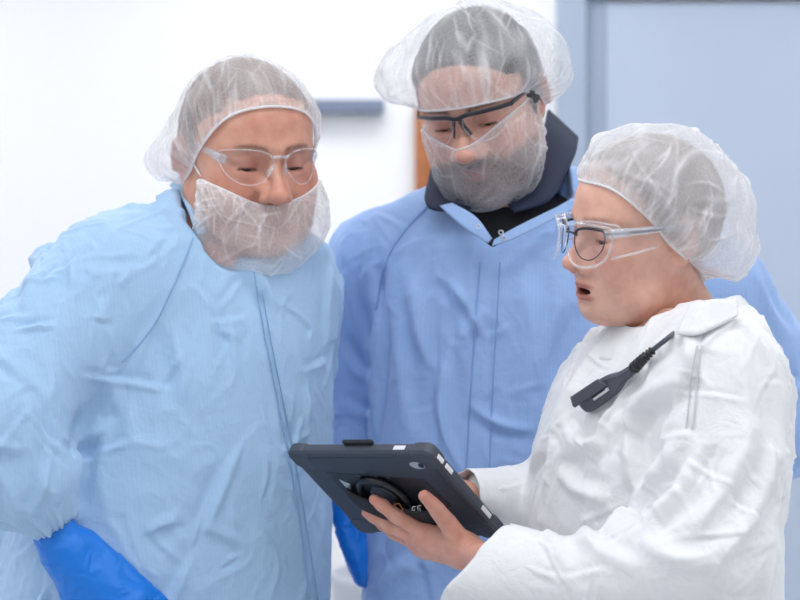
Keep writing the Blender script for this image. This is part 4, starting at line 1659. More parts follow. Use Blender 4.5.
foldsB = [
    ([(476, 262), (472, 330), (468, 400), (464, 480), (460, 600)], 0.0030, 0.0024, 'step'),
    ([(492, 262), (490, 330), (488, 400), (486, 480)], 0.002, 0.0012, 'seam'),
    ([(432, 205), (405, 230), (385, 262), (374, 320)], 0.0030, 0.0022, 'seam'),
    ([(372, 270), (378, 330), (376, 400), (372, 450)], 0.010, 0.010, 'fold'),
    ([(345, 270), (352, 310), (368, 350)], 0.009, 0.006, 'fold'),
    ([(340, 340), (355, 370), (372, 380)], 0.008, 0.006, 'fold'),
    ([(342, 400), (358, 415), (374, 412)], 0.007, 0.005, 'fold'),
    ([(400, 260), (420, 320), (425, 380)], 0.014, 0.006, 'fold'),
    ([(395, 300), (400, 380), (410, 440)], 0.012, 0.006, 'fold'),
    ([(520, 260), (530, 330), (520, 400)], 0.013, 0.006, 'fold'),
    ([(560, 300), (545, 350), (540, 390)], 0.012, 0.006, 'fold'),
    ([(440, 300), (445, 360), (440, 420)], 0.010, 0.004, 'fold'),
    ([(390, 560), (405, 520), (440, 500)], 0.012, 0.007, 'fold'),
    ([(380, 590), (400, 570), (440, 560)], 0.012, 0.006, 'fold'),
    ([(755, 262), (770, 310), (790, 340)], 0.012, 0.007, 'fold'),
    ([(768, 380), (785, 390), (800, 385)], 0.008, 0.007, 'fold'),
]
lx, ly = rows[-1][1], rows[-1][2]
lowB = ([(loft([(0.42, cB[0], cB[1], 0.225, 0.18, -18), (0.8, lx, ly, 0.212, 0.158, -18), (1.022, lx, ly, 0.206, 0.151, -18)]), 0.01)], (cB[0] - 0.3, cB[1] - 0.3, 0.40), (cB[0] + 0.3, cB[1] + 0.3, 1.12))
def vcut(px, ymax, y):
    q = np.array([P(u, v, y) for u, v in px])[:, [0, 2]]

    def fn(X, Y, Z):
        d = None
        for i in range(len(q)):
            a, b = q[i], q[(i + 1) % len(q)]
            n_ = np.array([b[1] - a[1], -(b[0] - a[0])])
            n_ /= np.linalg.norm(n_)
            e = (X - a[0]) * n_[0] + (Z - a[1]) * n_[1]
            d = e if d is None else np.maximum(d, e)
        return np.maximum(d + 0 * Y, Y - ymax).astype(F32)
    lo = np.array([q[:, 0].min(), 0.0, q[:, 1].min()])
    hi = np.array([q[:, 0].max(), ymax, q[:, 1].max()])
    return fn, lo, hi


cutB = vcut([(442, 200), (493, 248), (574, 196), (570, 120), (440, 150)][::-1], 0.33, 0.25)
tst = cutB[0](*[np.array(q).reshape(1, 1, 1) for q in P(505, 200, 0.25)])
if tst.ravel()[0] > 0:
    cutB = vcut([(442, 200), (493, 248), (574, 196), (570, 120), (440, 150)], 0.33, 0.25)
fs = Field((-0.05, 0.15, 1.45), (0.4, 0.6, 1.68), 0.004)
fs.add(loft([(z, x, y, max(a - 0.012, 0.03), max(b - 0.012, 0.03), w) for (z, x, y, a, b, w) in rows]), 0.01)
fs.add(tube([P(508, 165, 0.43), P(508, 228, 0.375)], [0.056, 0.060]), 0.015)
Vs_, Qs_ = fs.mesh()
mk('black_shirt', relax(Vs_, Qs_, 2), Qs_, M['black_shirt'], B)
gB, VB = garment('gown', primsB, (-0.13, 0.02, 1.01), (0.66, 0.60, 1.66), 0.0034, M['gownB'], B, foldsB, seed=23, cuts=[(cutB, 0.004)], rnd=RNDB, low=lowB, yaw=-18, crump=(0.0025, 12.0, 0.4), broad=(0.006, 5.5))
pr, feet, R = legs(cB, -18, 0.92)
trunk = [(loft([(z, x, y, a * 0.86, b * 0.86, w) for (z, x, y, a, b, w) in rows]), 0.02), (tube(upB1, 0.04), 0.03), (tube(foB1, [0.04, 0.036, 0.027]), 0.02), (tube(upB2, 0.045), 0.03), (tube(foB2, [0.042, 0.04, 0.028]), 0.02)]
body(HB, pr + trunk, (-0.2, 0.0, 0.0), (0.75, 0.7, 1.66), B, skB)
f = Field((cB[0] - 0.35, cB[1] - 0.3, 0.05), (cB[0] + 0.35, cB[1] + 0.3, 1.06), 0.012)
for q in pr:
    f.add(q[0], q[1])
f.d -= 0.018
f.op(((lambda X, Y, Z: (Z - 0.09 + 0 * X + 0 * Y).astype(F32)), np.array([-9, -9, -9]), np.array([9, 9, 9])), 0.002, 'cut')
V, Q = f.mesh()
mk('trousers', relax(V, Q, 2), Q, M['trousers'], B)
for ft in feet:
    shoe(ft, R, B)
hair_part(HB, M['hair_dark'], B, -0.068, 0.054, seed=5, thick=0.010)
eyes(HB, EYEM, B)
hem = [(0, -0.098, 0.024), (0.045, -0.080, 0.022), (0.074, -0.036, 0.012), (0.082, 0.0, -0.004), (0.082, 0.035, -0.040), (0.05, 0.088, -0.062), (0, 0.1, -0.066), (-0.05, 0.088, -0.062), (-0.082, 0.035, -0.040), (-0.082, 0.0, -0.004), (-0.074, -0.036, 0.012), (-0.045, -0.080, 0.022)]
bouffant(HB, (0, 0.010, 0.025), hem, (0, 0.25, 0.95), 0.016, [((-0.9, -0.35, 0.25), 0.55, 0.040), ((0.95, 0.05, 0.15), 0.6, 0.036), ((0.3, -0.9, 0.35), 0.45, 0.010), ((0, 0.9, 0), 0.7, 0.02)], M['net'], B, 61, op0=0.32, cr_op=0.55, crease=0.0050, hair_t=0.012)
beard_cover(HB, (0, -0.04, -0.06), [(-0.080, -0.004, -0.010), (-0.060, -0.062, -0.016), (-0.028, -0.095, -0.030), (0, -0.116, -0.030), (0.028, -0.095, -0.022), (0.060, -0.062, -0.008), (0.080, -0.004, 0.002)],
            [(-0.080, 0.012, -0.035), (-0.064, 0.002, -0.092), (-0.035, -0.006, -0.124), (0, -0.010, -0.134), (0.035, -0.006, -0.124), (0.064, 0.002, -0.092), (0.080, 0.012, -0.035)], 0.005, 0.004, M['net'], B, 71, op0=0.26, bagp=1.2, sidep=1.1, drop=0.0)

# ================================================================== the woman in the white coverall (right)
y0 = -0.02
cC = P(660, 450, y0)
C_ = person('woman on the right in a white hooded coverall, speaking, holding the tablet up from below', cC)
skC = srgb(228, 182, 162)
HC = Head(dict(skin=skC, flush=srgb(206, 128, 112), lip=srgb(184, 112, 104), brow=srgb(120, 84, 66) + (0.5,), fat=0.10, w=0.95, fem=1, open=0.0065,
               nosew=1.0, nose=1.05, naso=0, red=0.45, rot=(-68, 6, 10), loc=(0.289, -0.02, 1.556), s=0.865, neck=(0.0, 0.075, -0.19), nr=0.054, lid=0.003, lidz=-0.0045))
rows = []
for (u, v, hw, hd) in ((692, 308, 0.070, 0.060), (688, 322, 0.095, 0.075), (680, 350, 0.135, 0.095), (670, 390, 0.165, 0.118), (660, 450, 0.172, 0.130), (654, 520, 0.165, 0.125), (655, 600, 0.165, 0.12), (655, 680, 0.17, 0.125)):
    c = P(u, v, y0)
    rows.append((c[2], c[0], c[1], hw, hd, -60))
upC1 = [P(716, 378, -0.15), P(725, 460, -0.19), P(706, 556, -0.22)]
foC1 = [P(706, 556, -0.22), P(600, 580, -0.19), P(530, 576, -0.16)]
upC2 = [P(622, 378, 0.10), P(588, 440, 0.105), P(562, 505, 0.09)]
foC2 = [P(562, 505, 0.09), P(522, 503, 0.075), P(494, 500, 0.055)]
primsC = [(loft(rows), 0.02), (tube([P(694, 356, -0.04), P(702, 366, -0.10), P(716, 382, -0.15)], [0.046, 0.056, 0.066]), 0.05),
          (tube([P(684, 352, 0.02), P(655, 362, 0.07), P(622, 382, 0.10)], [0.044, 0.05, 0.06]), 0.05),
          (tube(upC1, [0.068, 0.068, 0.066]), 0.04), (tube(foC1, [0.066, 0.054, 0.044]), 0.03),
          (tube(upC2, [0.06, 0.056, 0.05]), 0.03), (tube(foC2, [0.05, 0.046, 0.038]), 0.02)]
foldsC = [
    ([(702, 330), (696, 370), (690, 430)], 0.003, 0.0025, 'seam'),
    ([(690, 345), (675, 380), (640, 400), (628, 430)], 0.012, 0.010, 'fold'),
    ([(640, 400), (628, 440), (634, 490)], 0.010, 0.012, 'fold'),
    ([(690, 430), (660, 470), (640, 500), (600, 530)], 0.012, 0.012, 'fold'),
    ([(700, 440), (680, 490), (650, 520)], 0.011, 0.010, 'fold'),
    ([(760, 420), (730, 480), (690, 530)], 0.012, 0.008, 'fold'),
    ([(780, 450), (750, 520), (720, 560)], 0.012, 0.008, 'fold'),
    ([(600, 340), (570, 390), (545, 440), (520, 480)], 0.012, 0.005, 'fold'),
    ([(560, 470), (580, 490), (610, 500)], 0.009, 0.007, 'fold'),
    ([(540, 520), (560, 550), (570, 590)], 0.008, 0.007, 'fold'),
    ([(580, 520), (600, 550), (640, 570)], 0.009, 0.008, 'fold'),
    ([(500, 530), (505, 560), (498, 590)], 0.006, 0.004, 'fold'),
    ([(640, 540), (680, 560), (720, 560)], 0.010, 0.007, 'fold'),
    ([(740, 345), (750, 390), (748, 440)], 0.012, 0.006, 'fold'),
    ([(620, 410), (600, 440), (560, 450)], 0.010, 0.006, 'fold'),
    ([(560, 420), (575, 440), (605, 450)], 0.008, 0.006, 'fold'),
]
pr, feet, R = legs(cC, -60, 0.84, r=(0.11, 0.085, 0.075))
gC, VC = garment('coverall', primsC, (-0.02, -0.34, 1.04), (0.52, 0.28, 1.50), 0.0027, M['suit'], C_, foldsC, seed=37, cuts=[(tube([P(680, 280, -0.01), P(672, 318, -0.03), P(640, 330, -0.04)], [0.056, 0.054, 0.03]), 0.006)], rnd=RNDC, yaw=-60, crump=(0.0016, 15.0, 0.7), broad=(0.006, 6.0),
                 low=([(loft([(0.80, cC[0], cC[1], 0.175, 0.135, -60), (1.052, rows[-1][1], rows[-1][2], 0.170, 0.125, -60)]), 0.01)] + [(q[0], 0.05) for q in pr], (cC[0] - 0.4, cC[1] - 0.35, 0.05), (cC[0] + 0.35, cC[1] + 0.35, 1.12)))
pr2, _, _ = legs(cC, -60, 0.84, r=(0.085, 0.055, 0.045))
trunk = [(loft([(z, x, y, a * 0.86, b * 0.86, w) for (z, x, y, a, b, w) in rows]), 0.02), (tube(upC1, 0.042), 0.03), (tube(foC1, [0.042, 0.036, 0.026]), 0.02), (tube(upC2, 0.04), 0.03), (tube(foC2, [0.038, 0.034, 0.026]), 0.02)]
for ft in feet:
    shoe(ft, R, C_)
hair_part(HC, M['hair_brown'], C_, -0.058, 0.068, seed=7, thick=0.010, nape=-0.048)
eyes(HC, EYEM, C_, look=(0, -0.85, -0.5))
M['teeth'] = simple('teeth', (0.72, 0.68, 0.60), 0.25)
mk('teeth', *sweep(HC.w(catmull([(-0.016, -0.0835, -0.0722), (-0.008, -0.0885, -0.0718), (0, -0.0905, -0.0716), (0.008, -0.0885, -0.0718), (0.016, -0.0835, -0.0722)], 5)), 0.0024, 8), mat=M['teeth'], parent=C_)
hem = [(0, -0.088, 0.068), (0.046, -0.070, 0.060), (0.070, -0.036, 0.026), (0.078, -0.008, -0.012), (0.080, 0.026, -0.044), (0.05, 0.088, -0.098), (0, 0.1, -0.106), (-0.05, 0.088, -0.098), (-0.080, 0.026, -0.044), (-0.078, -0.008, -0.012), (-0.070, -0.036, 0.026), (-0.046, -0.070, 0.060)]
bouffant(HC, (0, 0.015, 0.015), hem, (0, 0.5, 0.85), 0.018, [((0, 0.95, -0.05), 0.6, 0.034), ((0.35, 0.75, -0.65), 0.5, 0.040), ((0, 0.3, 0.9), 0.6, 0.004)], M['net'], C_, 81, op0=0.54, cr_op=0.5, cr_sp=1.0, crease=0.0055, hair_t=0.011)

# the woman's hands: near (left) hand flat under the tablet, far hand behind its screen
o1 = 0.0185
poseL = dict(wrist=tab(470, 552, 0.036), arm=P(520, 572, -0.15), r=0.0086, normal=-TN,
             knuckles=[tab(424, 533, 0.024), tab(416, 537, 0.026), tab(417, 543, 0.026), tab(427, 549, 0.026)],
             fingers=[[tab(396, 516, 0.0265), tab(382.5, 505.5, 0.0255), tab(374, 499.5, 0.0245)],
                      [tab(390, 525.5, 0.0215), tab(375, 517, 0.0165), tab(366.5, 512.5, 0.0135)],
                      [tab(395, 533, 0.016), tab(384, 525, 0.012), tab(379, 522, 0.011)],
                      [tab(408, 538, 0.016), tab(398, 531, 0.012), tab(394, 528, 0.011)]],
             thumb=[tab(461, 545, 0.036), tab(450, 526, 0.030), tab(434, 506, 0.0275), tab(424.5, 496, 0.0265)])
poseR = dict(wrist=P(468, 501, 0.040), arm=P(515, 508, 0.075), r=0.0088, normal=TN,
             knuckles=[tab(440, 488, -0.036), tab(443, 494, -0.036), tab(446, 500, -0.036), tab(449, 506, -0.036)],
             fingers=[[tab(436, 476, -0.040), tab(426, 476, -0.036), tab(418, 477, -0.026)],
                      [tab(438, 484, -0.040), tab(430, 485, -0.034), tab(427, 486, -0.026)],
                      [tab(442, 491, -0.036), tab(436, 492, -0.030), tab(433, 493, -0.024)],
                      [tab(447, 498, -0.032), tab(442, 499, -0.028), tab(439, 500, -0.023)]],
             thumb=[P(460, 503, 0.03), tab(452, 498, -0.034), tab(446, 490, -0.026), tab(438, 488, -0.024)])


def hand_mesh(pose, h, skin, flush, grow=0.0):
    pr = hand_field(None, pose)
    pts = np.concatenate([np.array([pose['wrist'], pose['arm']]), np.array(pose['knuckles']), np.concatenate([np.array(q) for q in pose['fingers']]), np.array(pose['thumb'])])
    f = Field(pts.min(0) - 0.035, pts.max(0) + 0.035, h)
    for q in pr:
        f.add(q[0], q[1])
    f.d -= grow
    V, Q = f.mesh()
    V = relax(V, Q, 2, 0.4)
    C = np.tile(np.array(skin), (len(V), 1))
    tips = [np.array(q[-1]) for q in pose['fingers']] + [np.array(pose['thumb'][-1])] + [np.array(q) for q in pose['knuckles']]
    m = 0
    for q in tips:
        m = m + np.exp(-(np.linalg.norm(V - q, axis=1) / 0.013) ** 2)
    m = np.clip(m, 0, 1)[:, None] * 0.45
    C = C * (1 - m) + np.array(flush) * m
    # joint creases and tendons in the surface
    nn = normals(V, Q)
    D = np.zeros(len(V))
    for q in pose['fingers'] + [pose['thumb'][1:]]:
        for j in q[:-1]:
            d = V - np.array(j)
            tdir = nrm(np.array(q[-1]) - np.array(q[0]))
            s_ = d @ tdir
            for o_ in (-0.0022, 0, 0.0022):
                D -= 0.0005 * np.exp(-((s_ - o_) / 0.0007) ** 2) * (np.linalg.norm(d, axis=1) < 0.011)
    D += 0.0004 * noise3(V * 120, 4)
    return V + nn * D[:, None], Q, np.concatenate([C, np.ones((len(C), 1))], 1)


skH = srgb(218, 164, 145)
handsC = [hand_mesh(poseL, 0.0014, skH, srgb(206, 122, 106)), hand_mesh(poseR, 0.002, skH, srgb(206, 122, 106))]
body(HC, pr2 + trunk, (-0.05, -0.4, 0.0), (0.6, 0.35, 1.50), C_, skC, handsC)
# ------------------------------------------------------------------ gloves
def glove(pose, parent, h=0.002, grow=0.0012, seed=1):
    V, Q, _ = hand_mesh(pose, h, (1, 1, 1), (1, 1, 1), grow)
    nn = normals(V, Q)
    n2 = nrm(relax(nn, Q, 2))
    D = 0.0016 * creases(V, n2, 60, seed, (0.015, 0.05), (0.0016, 0.003), None, 1, 0.6, 4) + 0.001 * noise3(V * 60, seed)
    return mk('glove', V + n2 * D[:, None], Q, M['glove'], parent)


P = lambda u, v, y: P0(u, v, y + 0.08)
kA = [P(76, 606, -0.075), P(98, 612, -0.082), P(120, 610, -0.080), P(136, 602, -0.074)]
poseA = dict(wrist=P(62, 546, -0.080), arm=P(42, 505, -0.080), r=0.0112, normal=(-0.5, -0.8, 0.2), knuckles=kA[::-1],
             fingers=[[P(165, 622, -0.060), P(185, 634, -0.045), P(196, 642, -0.035)], [P(152, 634, -0.065), P(172, 648, -0.05), P(184, 656, -0.04)],
                      [P(128, 642, -0.065), P(150, 662, -0.05), P(164, 670, -0.04)], [P(100, 640, -0.06), P(118, 664, -0.05), P(130, 674, -0.04)]],
             thumb=[P(84, 546, -0.070), P(112, 566, -0.064), P(140, 588, -0.058), P(160, 604, -0.050)])
glove(poseA, A, seed=3)
P = P0
kB = [P(349, 522, 0.372), P(357, 528, 0.360), P(366, 528, 0.362), P(374, 523, 0.372)]
poseB = dict(wrist=P(359, 492, 0.385), arm=P(358, 474, 0.395), r=0.0126, normal=(0, -1, 0), knuckles=kB,
             fingers=[[P(354, 550, 0.355), P(357, 565, 0.350), P(360, 577, 0.348)], [P(360, 555, 0.345), P(362, 570, 0.342), P(363, 580, 0.342)],
                      [P(368, 555, 0.348), P(370, 572, 0.345), P(371.5, 584, 0.345)], [P(374, 548, 0.358), P(374, 562, 0.352), P(373.5, 576, 0.350)]],
             thumb=[P(347, 490, 0.365), P(343, 512, 0.350), P(347, 534, 0.345), P(353, 556, 0.342)])
glove(poseB, B, seed=5)
# the far hand of each man, out of sight behind the others
w = P(276, 570, 0.295)
dwn = np.array([0.0, -0.02, -0.05])
glove(dict(wrist=w, arm=w + [0, 0.01, 0.05], r=0.0112, normal=(1, 0, 0), knuckles=[w + [0, -0.035 + 0.021 * i, -0.085] for i in range(4)],
           fingers=[[w + [0, -0.040 + 0.021 * i, -0.125], w + [-0.004, -0.040 + 0.020 * i, -0.150], w + [-0.010, -0.038 + 0.019 * i, -0.165]] for i in range(4)],
           thumb=[w + [0, -0.02, -0.02], w + [0, -0.045, -0.05], w + [0, -0.056, -0.08], w + [0, -0.058, -0.10]]), A, h=0.003)
w = P(690, 520, 0.29)
glove(dict(wrist=w, arm=w + [0.05, 0.02, 0.02], r=0.0112, normal=(0, -1, 0), knuckles=[w + [-0.085, 0.0, 0.03 - 0.021 * i] for i in range(4)],
           fingers=[[w + [-0.12, 0.01, 0.03 - 0.022 * i], w + [-0.14, 0.02, 0.028 - 0.022 * i], w + [-0.155, 0.03, 0.026 - 0.022 * i]] for i in range(4)],
           thumb=[w + [-0.02, 0, 0.02], w + [-0.05, 0, 0.045], w + [-0.07, 0.01, 0.065], w + [-0.085, 0.015, 0.075]]), B, h=0.003)


# ------------------------------------------------------------------ cuffs
def cuff(c0, c1, r0, r1, mat, parent, tilt=(0, 0, 0), ruffle=0.002, nf=14, seed=1, mid=None, squash=1.0, sqdir=(0, 0, 1)):
    c0, c1 = np.array(c0), np.array(c1)
    a = nrm(c1 - c0)
    u = nrm(np.array(sqdir) - a * (a @ np.array(sqdir)))
    w = np.cross(a, u)
    nu, nv = 96, 18
    V = []
    for i in range(nu):
        th = 2 * math.pi * i / nu
        ru = noise3(np.array([[math.cos(th) * nf / 6, math.sin(th) * nf / 6, 0.3]]), seed)[0] + 0.6 * noise3(np.array([[math.cos(th) * nf / 2.6, math.sin(th) * nf / 2.6, 1.3]]), seed)[0]
        for j in range(nv):
            t = j / (nv - 1)
            r = r0 + (r1 - r0) * t + (mid or 0) * math.sin(math.pi * t) + ruffle * ru * (0.25 + t * t)
            e = np.array(tilt) * (math.cos(th) * t)
            V.append(c0 + (c1 - c0) * (t + 0.06 * ru * t) + u * math.cos(th) * r * squash + w * math.sin(th) * r + e)
    V = np.array(V)
    o = mk('cuff', V, grid_faces(nu, nv, True), mat, parent, attrs={'weave': V})
    s = o.modifiers.new('thickness', 'SOLIDIFY')
    s.thickness = 0.0012
    s.offset = 0
    return o


cuff(P(550, 578, -0.165), P(474, 563, -0.137), 0.047, 0.045, M['suit'], C_, ruffle=0.0022, nf=7, seed=4, tilt=np.array([0.032, 0.0, 0.0]))
cuff(P(520, 503, 0.075), P(466, 500, 0.038), 0.044, 0.036, M['suit'], C_, ruffle=0.002, nf=7, seed=6)
cuff(P(24, 474, -0.01), P(55, 526, 0.0), 0.060, 0.029, M['gownA'], A, ruffle=0.004, nf=26, seed=8, mid=0.006, tilt=(0, 0, 0))
cuff(P(355, 425, 0.445), P(358, 470, 0.395), 0.046, 0.030, M['gownB'], B, ruffle=0.003, nf=22, seed=9, mid=0.003)


# ------------------------------------------------------------------ collars
def surf(V, u, v, r=4):
    uv = project(V)
    m = np.hypot(uv[:, 0] - u, uv[:, 1] - v) < r
    return V[m, 1].min() if m.any() else None


def on(V, pts, off=0.004, dflt=0.0):
    out = []
    for q in pts:
        y = surf(V, q[0], q[1], 5)
        y = (dflt if y is None else y) if len(q) < 3 else q[2]
        out.append(P(q[0], q[1], y - off))
    return out


ribbon('collar', [P(170, 186, 0.25), P(183, 200, 0.165), P(192, 220, 0.115), P(200, 234, 0.100)], [P(184, 174, 0.26), P(199, 192, 0.19), P(206, 216, 0.150), P(209, 232, 0.130)], M['gownA'], A, thick=0.003, crisp=0.001)
sh = simple('indigo_undershirt', srgb(70, 118, 185), 0.8, noise=0.1)

# navy polo collar, black shirt and snap collar of the gown
yl = 0.30
ribbon('navy_collar', [P(431, 170, 0.36), P(427, 206, 0.285), P(467, 211, 0.250)], [P(456, 150, 0.37), P(450, 178, 0.325), P(480, 200, 0.285)], M['navy'], B, thick=0.004)
ribbon('navy_collar', [P(578, 138, 0.42), P(573, 160, 0.34), P(551, 198, 0.262), P(514, 212, 0.250)], [P(548, 110, 0.43), P(543, 132, 0.37), P(528, 176, 0.31), P(506, 202, 0.280)], M['navy'], B, thick=0.004)
fl = ribbon('snap_flap', [P(440, 206, 0.245), P(462, 226, 0.228), P(488, 243, 0.216)], [P(452, 203, 0.245), P(476, 217, 0.228), P(492, 238, 0.216)], M['gownB'], B, thick=0.002, mid=None)
fr = ribbon('snap_flap', [P(494, 240, 0.214), P(518, 226, 0.216), P(576, 198, 0.235)], [P(492, 246, 0.212), P(516, 238, 0.212), P(580, 206, 0.232)], M['gownB'], B, thick=0.002)
for q in ((501, 232.5), (504, 238), (478, 226.5)):
    c = P(q[0], q[1], 0.208)
    an = np.linspace(0, 2 * math.pi, 20, endpoint=False)
    mk('snap', *sweep([c + np.array([0.0028 * math.cos(a), 0, 0.0028 * math.sin(a)]) for a in an], 0.0008, 8, closed=True), mat=M['silver'], parent=fr if q[0] > 490 else fl)

# stitched seams, a fine raised welt along the cloth
M['seamA'] = simple('sky_blue_thread', srgb(138, 174, 212), 0.8, noise=0.05)
M['seamB'] = simple('periwinkle_thread', srgb(126, 158, 210), 0.8, noise=0.05)
M['seamC'] = simple('white_thread', (0.62, 0.63, 0.66), 0.7, noise=0.05)


def seam(V, px, mat, parent, r=0.0011, name='seam', dash=False):
    pts = []
    last = None
    for u, v in catmull(np.array(px, float), 10):
        y = surf(V, u, v, 3.5)
        if y is None:
            y = last
        if y is None:
            continue
        if last is not None and abs(y - last) > 0.03:
            y = last
        last = y
        pts.append(P0(u, v, y + r * 0.2))
    pts = np.array(pts)
    for _ in range(2):
        pts[1:-1] = (pts[:-2] + 2 * pts[1:-1] + pts[2:]) / 4
    return mk(name, *sweep(pts, r, 6), mat=mat, parent=parent)


seam(VA, [(254, 272), (264, 330), (278, 400), (292, 470), (304, 545), (310, 600)], M['seamA'], A, name='placket_edge')
seam(VA, [(262, 290), (272, 345), (286, 415), (298, 475), (312, 560), (318, 600)], M['seamA'], A, 0.0009)
seam(VA, [(193, 238), (184, 262), (170, 294), (156, 322), (138, 346), (122, 362)], M['seamA'], A, 0.0010)
seam(VB, [(480, 262), (475, 330), (470, 400), (466, 470), (461, 600)], M['seamB'], B, name='placket_edge')
seam(VB, [(500, 262), (496, 330), (492, 400), (489, 480)], M['seamB'], B, 0.0009)
seam(VB, [(428, 206), (404, 232), (386, 262), (376, 310)], M['seamB'], B, 0.0012)
seam(VC, [(702, 345), (697, 380), (692, 430)], M['seamC'], C_, 0.0010)
seam(VC, [(697, 346), (691, 380), (686, 428)], M['seamC'], C_, 0.0008)
# zip of the blue gown showing white at the neck
zp = [P(478, 238, 0.222), P(476, 250, 0.222), P(474, 262, 0.222)]

# coverall collar
ribbon('collar', [P(588, 346, 0.03), P(602, 360, -0.055), P(640, 354, -0.095), P(676, 336, -0.118), P(700, 332, -0.122), P(742, 314, -0.06), P(750, 308, 0.03)],
       [P(598, 328, 0.04), P(616, 323, -0.030), P(636, 328, -0.064), P(660, 323, -0.078), P(682, 316, -0.088), P(700, 302, -0.085), P(732, 297, -0.04), P(744, 299, 0.03)][1:], M['suit'], C_, thick=0.002, crisp=0.002, seed=3)
cf0 = [P(676, 335, surf(VC, 676, 335, 6) - 0.004), P(702, 333, surf(VC, 702, 333, 6) - 0.004), P(738, 316, surf(VC, 738, 318, 8) - 0.004)]
cf1 = [P(690, 304, cf0[0][1] + 0.018), P(712, 300, cf0[1][1] + 0.022), P(737, 299, cf0[2][1] + 0.014)]
ribbon('collar_flap', cf0, cf1, M['suit'], C_, thick=0.002, crisp=0.0015, seed=9)
ribbon('undershirt', [P(650, 330, -0.064), P(668, 326, -0.070), P(690, 318, -0.074)], [P(656, 322, -0.062), P(674, 313, -0.066), P(692, 302, -0.070)], sh, C_, thick=0.002)


# ------------------------------------------------------------------ eyewear
def lens(H, outline, yf, mat, parent, name='lens', thick=0.0018):
    o = catmull(np.array(outline, float), 10, True)
    c = o.mean(0)
    rings = np.linspace(0, 1, 9)
    V = [[c[0], yf(c[0], c[1]), c[1]]]
    for r in rings[1:]:
        for q in o:
            p = c + (q - c) * r
            V.append([p[0], yf(p[0], p[1]), p[1]])
    n = len(o)
    Q = [(0, 1 + k, 1 + (k + 1) % n) for k in range(n)]
    for i in range(7):
        for k in range(n):
            l = (k + 1) % n
            Q.append((1 + i * n + k, 1 + (i + 1) * n + k, 1 + (i + 1) * n + l, 1 + i * n + l))
    ob = mk(name, H.w(np.array(V)), Q, mat, parent)
    return ob, np.array([[q[0], yf(q[0], q[1]), q[1]] for q in o])


def mir(o, s):
    return [(x * s, z) for x, z in o]


def frame(name, H, pts, r, mat, parent, closed=False, seg=8):
    V, Q = sweep(H.w(np.array(pts)), r, seg, closed=closed)
    return mk(name, V, Q, mat, parent)


def rect_bar(name, H, pts, hw, ht, mat, parent, up=(0, 0, 1)):
    V, Q = sweep(H.w(np.array(pts)), 1.0, 12, flat=(hw, ht), up=H.R @ np.array(up, float))
    return mk(name, V, Q, mat, parent)


def root(name, H, parent):
    """the front of the eyewear is the part that carries lenses and temples"""
    return None


# clear safety spectacles of the man on the left
oA = [(-0.067, 0.010), (-0.052, 0.016), (-0.030, 0.017), (-0.013, 0.012), (-0.008, 0.002), (-0.013, -0.011), (-0.026, -0.024), (-0.044, -0.026), (-0.060, -0.014)]
yA = lambda x, z: -0.1145 + 9.5 * x * x + 0.10 * (z - 0.01)
bridge = frame('safety_glasses', HA, [(x, yA(x, 0) - 0.0005, 0.010 - 6 * x * x) for x in np.linspace(-0.012, 0.012, 9)], 0.0022, M['clear_edge'], A)
for s in (-1, 1):
    ob, rim = lens(HA, mir(oA, s), yA, M['clear'], bridge)
    frame('lens_edge', HA, rim, 0.0008, M['clear_edge'], bridge, True)
    rect_bar('temple', HA, catmull([(s * 0.066, yA(0.066, 0) - 0.001, 0.006), (s * 0.0735, -0.052, 0.010), (s * 0.080, -0.015, 0.014), (s * 0.083, 0.018, 0.010), (s * 0.081, 0.034, -0.010)], 6), 0.0042, 0.0011, M['clear_edge'], bridge)
    rect_bar('hinge', HA, [(s * 0.060, yA(0.060, 0) - 0.002, 0.003), (s * 0.067, yA(0.067, 0) - 0.001, 0.005), (s * 0.070, -0.060, 0.008)], 0.0058, 0.0020, M['clear_edge'], bridge)
    rect_bar('nose_pad', HA, [(s * 0.008, -0.1115, -0.002), (s * 0.0125, -0.1065, -0.014)], 0.0030, 0.0012, M['clear_edge'], bridge)

# half-rim dark safety spectacles of the man in the middle
oB = [(-0.066, 0.010), (-0.050, 0.015), (-0.030, 0.016), (-0.012, 0.012), (-0.007, 0.002), (-0.012, -0.010), (-0.024, -0.022), (-0.042, -0.024), (-0.058, -0.013)]
yB = lambda x, z: -0.1140 + 8.5 * x * x + 0.10 * (z - 0.01)
top = [(x, yB(x, 0.013) - 0.001, 0.0155 - 0.9 * x * x - 0.0035 * math.exp(-(x / 0.009) ** 2)) for x in np.linspace(-0.067, 0.067, 41)]
bridge = rect_bar('safety_glasses', HB, top, 0.0030, 0.0016, M['dark_frame'], B)
for s in (-1, 1):
    ob, rim = lens(HB, mir(oB, s), yB, M['clear'], bridge)
    frame('lens_edge', HB, rim, 0.0007, M['clear_edge'], bridge, True)
    rect_bar('temple', HB, catmull([(s * 0.067, yB(0.067, 0) - 0.001, 0.0115), (s * 0.0745, -0.050, 0.013), (s * 0.081, -0.010, 0.014), (s * 0.084, 0.020, 0.010), (s * 0.082, 0.036, -0.010)], 6), 0.0034, 0.0014, M['dark_frame'], bridge)
    rect_bar('nose_pad', HB, [(s * 0.0045, -0.1140, 0.010), (s * 0.0075, -0.1125, -0.001), (s * 0.0120, -0.1060, -0.015)], 0.0034, 0.0015, M['dark_frame'], bridge)

